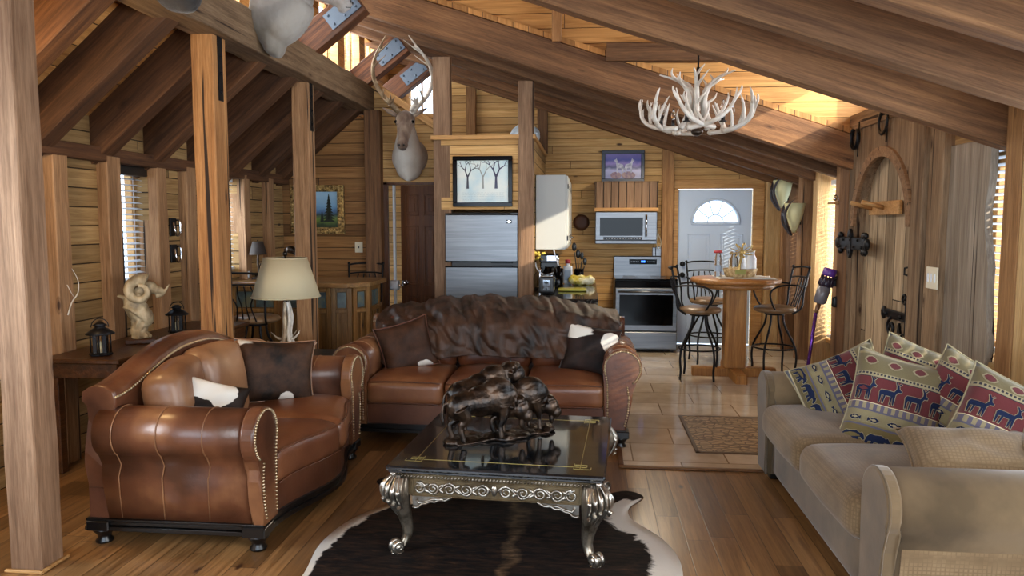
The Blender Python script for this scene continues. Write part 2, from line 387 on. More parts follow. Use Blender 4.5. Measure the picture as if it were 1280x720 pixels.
# mosaic inset in the tile
n = N('carved mosaic'); v = n.coord((1, 1, 1), rand=False)
vo = n.n('ShaderNodeTexVoronoi', feature='DISTANCE_TO_EDGE'); n.l(n.noise(v, 6, 2) and v, vo.inputs['Vector']); vo.inputs['Scale'].default_value = 15
wv = n.n('ShaderNodeTexWave', wave_type='RINGS'); n.l(v, wv.inputs['Vector']); wv.inputs['Scale'].default_value = 6; wv.inputs['Distortion'].default_value = 9
m1 = n.math('MULTIPLY', n.ramp(vo.outputs[0], [(0.03, (0, 0, 0, 1)), (0.10, (1, 1, 1, 1))]), n.ramp(wv.outputs[1], [(0.25, (0.2, 0.2, 0.2, 1)), (0.6, (1, 1, 1, 1))]))
n.p(color=n.ramp(m1, [(0.1, S('6a5540')), (0.8, S('b59c7a'))]), rough=0.4); n.bump(m1, 0.6, 0.004)
b = MB(); b.box((1.2, 5.63, 0.013), (0.88, 0.97, 0.008))
o = b.build('floor_mosaic', n.m); struct(o)
b = MB()
for x0, y0, x1, y1 in ((0.745, 5.13, 1.655, 5.16), (0.745, 6.10, 1.655, 6.13), (0.745, 5.13, 0.775, 6.13), (1.625, 5.13, 1.655, 6.13)): b.b2((x0, y0, 0.008), (x1, y1, 0.019), bev=0.004)
struct(b.build('trim_2', plain('dark stone border', '5b4836', 0.3)))

# outer walls
b = MB(); b.b2((4.5, -3.5, 0), (4.7, 1.45, 3.6)); struct(b.build('exterior_wall', 'wallY'))  # unseen slab added to keep sun out of the near right opening
wall('wall_back', 'x', BW, BW+0.1, -3.7, 2.9, 0, 4.3, [(1.135, 2.085, 0, 2.02), (-2.34, -2.02, 3.0, 3.62)], 'wallX')
wall('wall_left', 'y', -3.65, -3.46, -2.6, 8.3, 0, 2.5, [(1.0, 2.6, 0.9, 2.0), (5.20, 5.66, 1.1, 2.02), (6.55, 7.18, 1.1, 2.05)], 'wallY')
wall('wall_right', 'y', 2.65, 2.75, -2.6, BW+0.1, 0, 2.4, [(-0.4, 1.8, 0.8, 2.1), (3.1, 5.30, 0.75, 2.0), (7.70, 8.27, 0.35, 2.05), (9.02, 9.45, 0.5, 2.05)], 'wallY')  # first opening is added to admit the right rear fill
wall('wall_rear', 'x', -2.7, -2.6, -3.7, 2.9, 0, 4.3, [(-3.2, 2.4, 0.4, 2.9)], 'wallX')
wall('wall_clerestory', 'y', -2.72, -2.62, -2.6, BW+0.1, 3.02, 4.12,
     [(y, y+0.62, 3.14, 3.78) for y in (1.2, 2.1, 3.0, 3.9, 5.0, 5.75, 6.5, 7.25, 8.0, 8.75)], 'cheek')
# painting wall, hall partition with a slanted top
wall('wall_hall', 'x', 8.32, 8.42, -3.6, -1.6, 0, 2.75, [(-2.27, -1.62, 0, 2.03)], 'wallXd')
b = MB(); b.prism([(-2.45, 2.03), (-1.60, 2.03), (-1.60, 2.62), (-2.45, 3.08)], lambda a, c, t: (a, t, c), 8.28, 8.32); struct(b.build('wall_hall_panel', 'wallX'))
struct(beam('trim_3', (-2.46, 8.24, 3.16), (-1.56, 8.24, 2.56), 0.14, 0.08, 'trimw'))
# kitchen side wall, its panel above the fridge
wall('wall_kitchen', 'y', -0.70, -0.56, 7.86, BW, 0, 2.45, [], 'wallY')
wall('wall_alcove', 'y', -1.60, -1.52, 7.86, BW, 0, 2.45, [], 'wallY')
wall('wall_alcove_back', 'x', 8.5, 8.56, -1.52, -0.70, 0, 2.45, [], 'wallXd')
wall('wall_fridge', 'x', 7.74, 7.79, -1.52, -0.68, 1.72, 2.43, [], 'wallX')
b = MB(); b.b2((-1.62, 7.70, 2.43), (-0.54, BW, 2.475), bev=0.004); struct(b.build('ceiling_loft', 'trimw'))
# roof boards, right slope with a raised dormer between two rafters
def slope(name, y0, y1, x0, x1, zf, th=0.05, mat='deck'):
    b = MB(); b.prism([(x0, zf(x0)), (x1, zf(x1)), (x1, zf(x1)+th), (x0, zf(x0)+th)], lambda a, c, t: (a, t, c), y0, y1)
    return struct(b.build(name, mat))
dz = lambda x: rz_b(x)+0.30
slope('ceiling', -2.7, 4.84, -2.8, 2.95, dz); slope('ceiling_1', 7.02, 10.05, -2.8, 2.95, dz)
mz = lambda x: 3.22+0.165*(2.55-x)
slope('ceiling_dormer', 4.74, 7.14, -2.8, 2.70, mz)
for y0, y1, nm in ((7.10, 7.16, 'wall_dormer_far'), (4.72, 4.76, 'wall_dormer_near')):
    b = MB(); b.prism([(2.6, dz(2.6)-0.02), (2.6, mz(2.6)), (-2.7, mz(-2.7)), (-2.7, dz(-2.7)-0.02)], lambda a, c, t: (a, t, c), y0, y1); struct(b.build(nm, 'cheek'))
wall('wall_dormer', 'y', 2.56, 2.64, 4.76, 7.12, 2.30, 3.26, [(5.0, 6.85, 2.60, 3.10)], 'cheek')
b = MB(); b.prism([(2.6, 2.30), (2.6, 2.42), (2.95, 2.30), (2.95, 2.18)], lambda a, c, t: (a, t, c), 4.84, 7.02); struct(b.build('ceiling_eave', 'deck'))
struct(beam('trim_4', (-0.30, 7.02, 3.22), (-0.30, 7.02, 3.70), 0.09, 0.07, 'stud', up=(0, 1, 0)))
struct(beam('trim_5', (0.15, 7.00, 3.11), (1.15, 7.00, 3.09), 0.10, 0.16, 'rafter'))
slope('ceiling_left', -2.7, 10.0, -3.8, -2.60, lambda x: lz_b(x)+0.33)
# rafters
for y in (1.8, 2.5, 3.2, 3.9, 4.76): struct(beam('rafter_beam', (2.66, y, rz_b(2.66)+0.14), (-2.66, y, rz_b(-2.66)+0.14), 0.12, 0.285, 'rafter', up=(0, 0, 1)))
for y, w in ((7.06, 0.12), (7.72, 0.11), (8.40, 0.11), (9.10, 0.11), (9.74, 0.12)): struct(beam('rafter_beam', (2.66, y, rz_b(2.66)+0.14), (-2.66, y, rz_b(-2.66)+0.14), w, 0.285, 'rafter'))
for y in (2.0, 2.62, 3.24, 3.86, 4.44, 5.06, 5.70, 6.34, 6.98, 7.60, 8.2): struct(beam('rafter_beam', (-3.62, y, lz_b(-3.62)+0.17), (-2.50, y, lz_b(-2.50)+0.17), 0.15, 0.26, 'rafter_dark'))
# hewn header beam on its posts
struct(beam('header_beam', (-2.49, -1.5, 2.94), (-2.49, 8.45, 2.94), 0.24, 0.27, 'beam', rough=0.012))
struct(beam('wall_plate_beam', (-3.46, -2.5, 2.06), (-3.46, 8.3, 2.06), 0.16, 0.10, 'rafter_dark'))
def post(name, x0, x1, y0, y1, z0, z1, mat, label=None, parent=None):
    return beam(name, ((x0+x1)/2, (y0+y1)/2, z0), ((x0+x1)/2, (y0+y1)/2, z1), x1-x0, y1-y0, mat, parent=parent, up=(0, 1, 0))
def timber_post(x0, x1, y0, y1, z1, mat, label, foot=False, bracket=False, grp=None):
    t = thing('timber_post', label, 'post', ((x0+x1)/2, (y0+y1)/2, 0), group=grp); w, d = x1-x0, y1-y0
    beam('shaft', (0, 0, 0), (0, 0, z1), w, d, mat, parent=t, up=(0, 1, 0))
    if foot:
        b = MB(); b.box((w/2+0.008, 0, 0.008), (0.02, d+0.04, 0.016), bev=0.005); b.box((0, -d/2-0.008, 0.008), (w+0.04, 0.02, 0.016), bev=0.005); b.build('base_trim', 'trimw', t)
    if bracket:
        b = MB(); b.b2((w/2, -0.03, z1-0.42), (w/2+0.008, 0.03, z1+0.10)); b.b2((w/2, -0.10, z1+0.04), (w/2+0.009, 0.10, z1+0.10))
        for z in (z1-0.36, z1-0.24, z1-0.12, z1+0.07): b.ball((w/2+0.01, 0, z), 0.011, 8)
        b.build('iron_strap', 'black_metal', t)
    return t
M['post_a'] = wood('weathered post', 'a0836a', '70553f', crack=0.2, rough=0.75, var=0.1)
M['post_b'] = wood('honey post', 'c99761', '966437', crack=0.5, rough=0.7, var=0.1)
timber_post(-2.60, -2.45, 3.05, 3.20, 2.81, 'post_a', 'thick weathered timber post in front, running floor to beam beside the brown loveseat', foot=True)
timber_post(-2.60, -2.45, 4.80, 4.98, 2.81, 'post_b', 'cracked honey-coloured timber post with iron strap, right behind the loveseat back', bracket=True)
timber_post(-2.60, -2.45, 6.48, 6.63, 2.81, 'post', 'timber post rising beside the cream lampshade, covering half the gold framed painting', bracket=True)
timber_post(-2.46, -2.28, 8.16, 8.30, 2.81, 'rafter', 'dark timber post at the end of the hewn beam, beside the brown panelled door')
timber_post(-1.60, -1.42, 7.74, 7.85, 3.27, 'post_a', 'tall timber post framing the left side of the steel fridge')
timber_post(-0.715, -0.56, 7.70, 7.85, 3.005, 'post_a', 'tall timber post framing the right side of the steel fridge')
# studs on the back wall
struct(post('trim_6', -1.58, -1.46, BW-0.09, BW, 2.475, rz_b(-1.5), 'stud')); struct(post('trim_7', -0.66, -0.53, BW-0.10, BW, 2.475, rz_b(-0.6), 'rafter'))
struct(post('trim_8', 0.93, 1.075, BW-0.10, BW, 0.0, rz_b(1.0), 'stud'))
# braces with steel gusset plates between header and rafters
for y, nm in ((4.80, 'a'), (6.55, 'b'), (8.10, 'c'), (9.22, 'd')):
    t = thing('roof_brace', {'a': 'charred timber brace above the white deer mount', 'b': 'charred timber brace with grey steel plate just right of the white deer mount', 'c': 'charred timber brace with riveted steel plate behind the caribou antlers', 'd': 'farthest charred timber brace, in front of the tall gable window'}[nm], 'brace', (0, 0, 0), group=None)
    x0, z0, x1, z1 = -2.54, 3.08, -1.99, 3.50
    beam('timber', (x0, y, z0), (x1, y, z1), 0.14, 0.24, 'charred' if 'charred' in M else M.setdefault('charred', wood('charred timber', '8a5530', '2c1a12', rough=0.6)), parent=t)
    b = MB(); L = math.hypot(x1-x0, z1-z0); a = math.atan2(z1-z0, x1-x0); R = Matrix.Rotation(-a, 3, 'Y')
    for s in (-1, 1):
        cc = Vector((x1, y+s*0.075, z1))-R @ Vector((0.17, 0, 0)); b.box(cc, (0.32, 0.008, 0.15), R=R)
        for i in (-0.12, 0, 0.12):
            for k in (-0.045, 0.045): b.ball(cc+R @ Vector((i, s*0.006, k)), 0.012, 8)
    b.build('steel_plate', plain('blued steel', '5a6878', 0.45, 0.7, 0.1, 30), t)
# clerestory sashes
for y in (1.2, 2.1, 3.0, 3.9, 5.0, 5.75, 6.5, 7.25, 8.0, 8.75):
    b = MB()
    for a, c in (((-2.70, y, 3.14), (-2.62, y+0.04, 3.78)), ((-2.70, y+0.58, 3.14), (-2.62, y+0.62, 3.78)), ((-2.70, y, 3.14), (-2.62, y+0.62, 3.18)), ((-2.70, y, 3.74), (-2.62, y+0.62, 3.78)), ((-2.68, y+0.30, 3.18), (-2.64, y+0.325, 3.74))): b.b2(a, c, bev=0.003)
    o = b.build('window_%d' % (int(y*100)), 'trimw'); struct(o)
    b = MB(); b.b2((-2.665, y+0.04, 3.18), (-2.66, y+0.58, 3.74)); struct(b.build('window_pane', 'glass', o))
b = MB()
for a, c in (((-2.38, BW-0.05, 2.94), (-1.94, BW+0.02, 3.0)), ((-2.38, BW-0.05, 3.61), (-1.94, BW+0.02, 3.68)), ((-2.03, BW-0.05, 3.0), (-1.94, BW+0.02, 3.62)), ((-2.38, BW-0.05, 3.0), (-2.33, BW+0.02, 3.62)), ((-2.19, BW-0.01, 3.0), (-2.165, BW+0.02, 3.62))): b.b2(a, c, bev=0.004)
o = struct(b.build('window_gable', 'trimw')); b = MB(); b.b2((-2.33, BW+0.05, 3.0), (-2.03, BW+0.055, 3.62)); struct(b.build('window_pane', 'glass', o))

# wall posts left and right (stand proud of the boards)
for y0, y1 in ((3.3, 3.44), (4.50, 4.64), (5.04, 5.20), (5.66, 5.80), (6.10, 6.25), (6.40, 6.55), (7.18, 7.30), (7.75, 7.88)):
    struct(post('trim_post', -3.55, -3.38, y0, y1, 0, 2.05, 'post'))
M['lit_stud'] = wood('pale pine stud', 'dcbf90', 'c09a64', rough=0.6, knots=False, var=0.1)  # sunlight on these studs is put into the paler colour
for y0, y1, m in ((9.46, 9.60, 'rafter'), (8.84, 9.00, 'post'), (8.28, 8.42, 'lit_stud'), (7.40, 7.68, 'post'), (4.50, 4.67, 'stud'), (4.27, 4.49, 'lit_stud'), (2.9, 3.05, 'stud')):
    struct(post('trim_post', 2.40, 2.65, y0, y1, 0, 2.28, m))
struct(post('trim_9', 2.22, 2.40, BW-0.10, BW, 0, 2.1, 'lit_stud')); struct(post('trim_10', 2.40, 2.65, BW-0.14, BW, 0, 2.1, 'post'))
# door trim back wall
b = MB()
for a, c in (((1.07, BW-0.03, 0), (1.145, BW+0.02, 2.009)), ((2.075, BW-0.03, 0), (2.21, BW+0.02, 2.009)), ((1.07, BW-0.03, 2.01), (2.21, BW+0.02, 2.13))): b.b2(a, c, bev=0.004)
struct(b.build('trim_11', 'trimw'))

# ---- door_1: white steel entry door with fan light
b = MB(); yd = BW+0.03
b.b2((1.15, yd, 0.02), (2.07, yd+0.045, 1.57))
cx, zc, R0 = 1.62, 1.585, 0.275
arc = [(cx+R0*math.cos(a), zc+R0*math.sin(a)) for a in [PI*i/24 for i in range(25)]]
b.prism([(2.07, 1.57), (2.07, 2.005), (1.15, 2.005), (1.15, 1.57), (cx-R0, 1.57)]+arc[::-1]+[(cx+R0, 1.57)], lambda a, c, t: (a, t, c), yd, yd+0.045)
for (x0, x1, z0, z1) in ((1.27, 1.56, 0.85, 1.44), (1.68, 1.97, 0.85, 1.44), (1.27, 1.56, 0.2, 0.72), (1.68, 1.97, 0.2, 0.72)):
    for a, c in (((x0, z0), (x1, z0+0.018)), ((x0, z1-0.018), (x1, z1)), ((x0, z0), (x0+0.018, z1)), ((x1-0.018, z0), (x1, z1))): b.b2((a[0], yd-0.008, a[1]), (c[0], yd, c[1]), bev=0.004)
    b.b2((x0+0.05, yd-0.006, z0+0.05), (x1-0.05, yd, z1-0.05), bev=0.005)
d1 = struct(b.build('door_1', 'door_white'))
b = MB(); b.tube([(cx+(R0+0.02)*math.cos(a), yd-0.008, zc+(R0+0.02)*math.sin(a)) for a in [PI*i/24 for i in range(25)]], 0.018, 8); b.b2((cx-R0-0.03, yd-0.018, zc-0.03), (cx+R0+0.03, yd+0.005, zc+0.005), bev=0.006)
for a in (36, 72, 108, 144): b.tube([(cx+0.10*math.cos(math.radians(a)), yd+0.0, zc+0.10*math.sin(math.radians(a))), (cx+R0*math.cos(math.radians(a)), yd, zc+R0*math.sin(math.radians(a)))], 0.007, 6)
b.tube([(cx+0.10*math.cos(a), yd, zc+0.10*math.sin(a)) for a in [PI*i/12 for i in range(13)]], 0.007, 6); struct(b.build('door_window_frame', 'door_white', d1))
b = MB(); b.prism([(cx+R0*math.cos(a), zc+R0*math.sin(a)) for a in [PI*i/24 for i in range(25)]], lambda a, c, t: (a, t, c), yd+0.02, yd+0.024); struct(b.build('window_pane', 'glass', d1))
for z, nm in ((1.05, 'deadbolt'), (0.91, 'door_knob')):
    b = MB(); b.cyl((1.215, yd, z), (1.215, yd-0.012, z), 0.034); b.ball((1.215, yd-0.04, z), 0.03 if nm == 'door_knob' else 0.022, 14); b.cyl((1.215, yd, z), (1.215, yd-0.04, z), 0.014); b.build(nm, 'black_metal', d1)
# ---- door_2: brown six panel hall door, ajar
t = thing('door_2', None, None, (-1.63, 8.34, 0), math.radians(-10)); t['kind'] = 'structure'
b = MB(); w = 0.50
b.b2((-w, 0, 0.01), (0, 0.035, 2.0))
M['door_wood'] = wood('dark stained door', '74451f', '4b2812', axis=2, rough=0.4, knots=False)
for (x0, x1) in ((-w+0.06, -w/2-0.03), (-w/2+0.03, -0.06)):
    for z0, z1 in ((0.12, 0.75), (0.87, 1.55), (1.66, 1.90)):
        for a, c in (((x0, z0), (x1, z0+0.02)), ((x0, z1-0.02), (x1, z1)), ((x0, z0), (x0+0.02, z1)), ((x1-0.02, z0), (x1, z1))): b.b2((a[0], -0.009, a[1]), (c[0], 0, c[1]), bev=0.004)
        b.b2((x0+0.045, -0.008, z0+0.045), (x1-0.045, 0, z1-0.045), bev=0.007)
struct(b.build('door_leaf', 'door_wood', t))
b = MB(); b.cyl((-w+0.06, 0, 0.90), (-w+0.06, -0.05, 0.90), 0.012); b.ball((-w+0.06, -0.06, 0.90), 0.030, 14); b.cyl((-w+0.06, 0, 0.90), (-w+0.06, -0.01, 0.90), 0.03); b.build('door_knob', 'chrome', t)
b = MB()
for a, c in (((-2.30, 8.28, 0), (-2.235, 8.33, 2.05)), ((-1.62, 8.28, 0), (-1.60, 8.33, 2.05)), ((-2.30, 8.28, 2.0), (-1.60, 8.33, 2.07))): b.b2(a, c, bev=0.003)
struct(b.build('trim_12', 'door_wood'))
wall('wall_bath', 'x', 9.3, 9.35, -3.5, -1.52, 0, 2.4, [], 'wallX')
b = MB(); b.b2((-2.215, 8.42, 0), (-2.19, 8.47, 2.05)); struct(b.build('trim_13', 'white_paint'))  # white strip stands in for light on the hall door's edge

# ---- window blinds and sashes
def window_y(n_, x, y0, y1, z0, z1, side, nslat=None):
    b = MB(); s = side
    for a, c in (((x-0.03, y0, z0), (x+0.03, y0+0.045, z1)), ((x-0.03, y1-0.045, z0), (x+0.03, y1, z1)), ((x-0.03, y0, z0), (x+0.03, y1, z0+0.045)), ((x-0.03, y0, z1-0.045), (x+0.03, y1, z1)), ((x-0.02, (y0+y1)/2-0.015, z0), (x+0.02, (y0+y1)/2+0.015, z1))): b.b2(a, c, bev=0.003)
    o = struct(b.build('window_%d' % n_, 'trimw')); b = MB(); b.b2((x-0.004, y0+0.04, z0+0.04), (x+0.004, y1-0.04, z1-0.04)); struct(b.build('window_pane', 'glass', o))
    b = MB(); b.b2((x-s*0.16, y0-0.02, z0-0.04), (x+0.05*s, y1+0.02, z0), bev=0.005); struct(b.build('window_sill', 'trimw', o))
    return o
def blind(x, y0, y1, z0, z1, label, tilt=0.25, pitch=0.045, grp=None):
    t = thing('venetian_blind', label, 'blind', (x, (y0+y1)/2, z0), group=grp); h = z1-z0; w = y1-y0
    b = MB(); k = int(h/pitch)
    for i in range(k):
        b.box((0, 0, 0.03+i*pitch), (0.046, w, 0.003), R=Matrix.Rotation(tilt, 3, 'Y'))
    b.build('slats', 'white_paint', t)
    b = MB(); b.box((0, 0, h), (0.06, w, 0.05), bev=0.004); b.build('head_rail', 'white_paint', t)
    for yy in (-w/2+0.08, w/2-0.08): b = MB(); b.tube([(0.0, yy, 0), (0.0, yy, h)], 0.0018, 5); b.build('cord', 'white_paint', t)
    b = MB(); b.tube([(-0.03 if x > 0 else 0.03, -w/2+0.04, h), (-0.03 if x > 0 else 0.03, -w/2+0.04, h*0.45)], 0.003, 5); b.build('tilt_wand', 'white_paint', t)
    b = MB(); b.box((0, 0, 0.012), (0.05, w, 0.018), bev=0.004); b.build('bottom_rail', 'white_paint', t)
    return t
window_y(1, -3.60, 5.20, 5.66, 1.1, 2.02, -1); window_y(2, -3.60, 6.55, 7.18, 1.1, 2.05, -1)
window_y(3, 2.70, 3.1, 5.30, 0.75, 2.0, 1); window_y(4, 2.70, 7.70, 8.27, 0.35, 2.05, 1); window_y(5, 2.70, 9.02, 9.45, 0.5, 2.05, 1)
blind(-3.52, 5.22, 5.64, 1.12, 1.98, 'narrow white venetian blind in the window behind the ram sculpture')
blind(-3.52, 6.57, 7.16, 1.12, 2.0, 'white venetian blind in the window behind the small dark lamp')
blind(2.515, 3.1, 5.28, 0.78, 2.06, 'wide white venetian blind beside the live-edge slab, catching the sun')
blind(2.56, 7.72, 8.25, 0.37, 2.0, 'white venetian blind in the window beside the stick vacuum', tilt=0.30)
blind(2.56, 9.02, 9.45, 0.52, 2.0, 'white venetian blind in the narrow window beside the white back door', tilt=0.30)
window_y(6, 2.60, 5.0, 6.85, 2.60, 3.10, 1)
b = MB(); b.b2((-3.54, 5.20, 1.94), (-3.46, 5.66, 2.02), bev=0.004); struct(b.build('trim_14', 'black_plastic'))

# ---- right wall: arched plank door in its timber surround
M['oldwood'] = wood('old grey brown timber', 'b29a7e', '6c5640', axis=2, rough=0.8, crack=0.4)
M['oldpost'] = wood('old timber post', 'a88f72', '664f3a', axis=0, rough=0.8, crack=0.4)
M['olddoor'] = planks('old door planks', 2, 1, 0.19, 'c9b395', '7f6a50', seg=3.2, rough=0.75, gap=0.02)
XD = 2.40
b = MB()          # arch shaped leaf
yc, rd = 6.36, 0.60; zs = 1.55
leaf = [(yc-rd, 0.02), (yc+rd, 0.02), (yc+rd, zs)]+[(yc+rd*math.cos(a), zs+0.62*math.sin(a)) for a in [PI*i/20 for i in range(1, 20)]]+[(yc-rd, zs)]
b.prism(leaf, lambda a, c, t: (t, a, c), XD+0.03, XD+0.10)
d3 = struct(b.build('door_3', 'olddoor'))
b = MB()          # surround with the arched opening
out = [(yc+0.88, 0), (yc+0.88, 2.50), (yc-0.70, 2.50), (yc-0.70, 0), (yc-rd+0.02, 0), (yc-rd+0.02, zs)]+[(yc+(rd-0.02)*math.cos(a), zs+0.60*math.sin(a)) for a in [PI*i/24 for i in range(23, 0, -1)]]+[(yc+rd-0.02, zs), (yc+rd-0.02, 0)]
b.prism(out, lambda a, c, t: (t, a, c), XD-0.06, XD+0.03)
struct(b.build('trim_15', 'oldwood'))
b = MB(); ri, ro = rd-0.05, rd+0.03
ring = [(yc+ro*math.cos(a), zs+(ro+0.01)*math.sin(a)) for a in [PI*i/24 for i in range(25)]]+[(yc+ri*math.cos(a), zs+(ri+0.01)*math.sin(a)) for a in [PI*i/24 for i in range(24, -1, -1)]]
b.prism(ring, lambda a, c, t: (t, a, c), XD-0.085, XD-0.055, bev=0.004); struct(b.build('trim_17', 'post'))
for y0, y1, m in ((yc+0.60, yc+0.72, 'oldpost'), (yc+0.74, yc+0.98, 'rafter')): struct(post('trim_post', XD-0.07, XD+0.16, y0, y1, 0, 2.30, m))
struct(post('trim_post', XD-0.08, XD+0.16, 5.56, 5.74, 0, 2.30, 'oldpost')); struct(post('trim_post', XD-0.05, XD+0.16, 5.33, 5.54, 0, 2.30, 'oldpost'))
struct(beam('trim_16', (XD-0.02, 5.62, 2.46), (XD-0.02, 7.32, 2.46), 0.12, 0.14, 'oldpost'))
# live edge slab
b = MB(); random.seed(3)
L_ = [(5.33+0.012*math.sin(z*9)+random.uniform(-.008, .008), z) for z in [i*0.11 for i in range(20)]]
R_ = [(4.80+0.045*math.sin(z*4+1)+0.02*math.sin(z*13)+random.uniform(-.01, .01), z) for z in [i*0.11 for i in range(20)]]
b.prism(L_+R_[::-1], lambda a, c, t: (t, a, c), 2.395, 2.44, bev=0.008)
struct(b.build('trim_slab', wood('live edge slab', 'cabfb0', '8e8171', axis=2, rough=0.55, grain=0.4, crack=0.2)))
b = MB(); b.b2((2.42, 4.67, 2.06), (2.66, 5.33, 2.26)); b.b2((2.42, 4.67, 0), (2.66, 5.33, 0.74)); struct(b.build('wall_right_infill', 'wallY'))

# door ironwork (parts of the door)
b = MB(); x = XD-0.075
def scroll(b, c, r, turns, w, dirn=1, start=0.0, axis='y', k=22, th=0.010):
    pts = []
    for i in range(k+1):
        a = start+dirn*turns*2*PI*i/k; rr = r*(1-0.75*i/k); pts.append((c[0], c[1]+rr*math.cos(a), c[2]+rr*math.sin(a)))
    b.tube(pts, th, 6)
zh = 1.40
b.b2((x-0.03, 6.56, zh-0.055), (x-0.005, 7.20, zh+0.055), bev=0.008)
for y in (6.56, 6.60, 6.92, 7.18):
    b.ball((x-0.02, y, zh+0.07), (0.022, 0.035, 0.03)); b.ball((x-0.02, y, zh-0.07), (0.022, 0.035, 0.03))
b.prism([(6.92+0.05*math.cos(a), zh+0.13*math.sin(a)) for a in [2*PI*i/8 for i in range(8)]], lambda a, c, t: (t, a, c), x-0.035, x-0.01)
for i in range(7): b.ball((x-0.034, 6.62+i*0.09, zh+(0.03 if i % 2 else -0.03)), 0.012, 8)
b.ball((x-0.02, 7.23, zh), (0.03, 0.05, 0.06), 10); b.ball((x-0.02, 6.52, zh), (0.025, 0.04, 0.05), 10)
b.build('strap_hinge', 'black_metal', d3)
b = MB(); zl = 0.86; x = XD+0.02
b.b2((x-0.035, 5.74, zl-0.035), (x-0.01, 6.32, zl+0.035), bev=0.008)
b.b2((x-0.045, 5.86, zl-0.14), (x-0.02, 5.90, zl+0.14), bev=0.006)
scroll(b, (x-0.035, 5.93, zl+0.15), 0.05, 1.2, 1, 1, PI); scroll(b, (x-0.035, 5.93, zl-0.17), 0.055, 1.2, 1, -1, PI)
scroll(b, (x-0.035, 6.16, zl-0.10), 0.075, 1.3, 1, -1, PI/2, th=0.013)
b.ball((x-0.03, 6.33, zl), (0.02, 0.04, 0.055), 10); b.ball((x-0.04, 6.27, zl), 0.018, 8); b.ball((x-0.04, 5.98, zl), 0.018, 8)
b.prism([(6.02, zl-0.05), (6.05, zl-0.13), (5.99, zl-0.13)], lambda a, c, t: (t, a, c), x-0.035, x-0.02)
b.build('door_latch', 'black_metal', d3)
x = XD+0.03
b = MB(); b.b2((x-0.02, 5.83, 1.16), (x+0.005, 5.88, 1.27), bev=0.004); b.tube([(x-0.02, 5.90, 1.25), (x-0.05, 5.94, 1.24), (x-0.05, 5.94, 1.19), (x-0.02, 5.90, 1.18)], 0.008, 6); b.b2((x-0.045, 5.70, 1.18), (x-0.03, 5.76, 1.26), bev=0.003)
for z in (1.02, 0.74, 0.62): b.ball((x-0.04, 5.74, z), (0.02, 0.03, 0.045), 10)
b.build('door_pull', 'black_metal', d3)

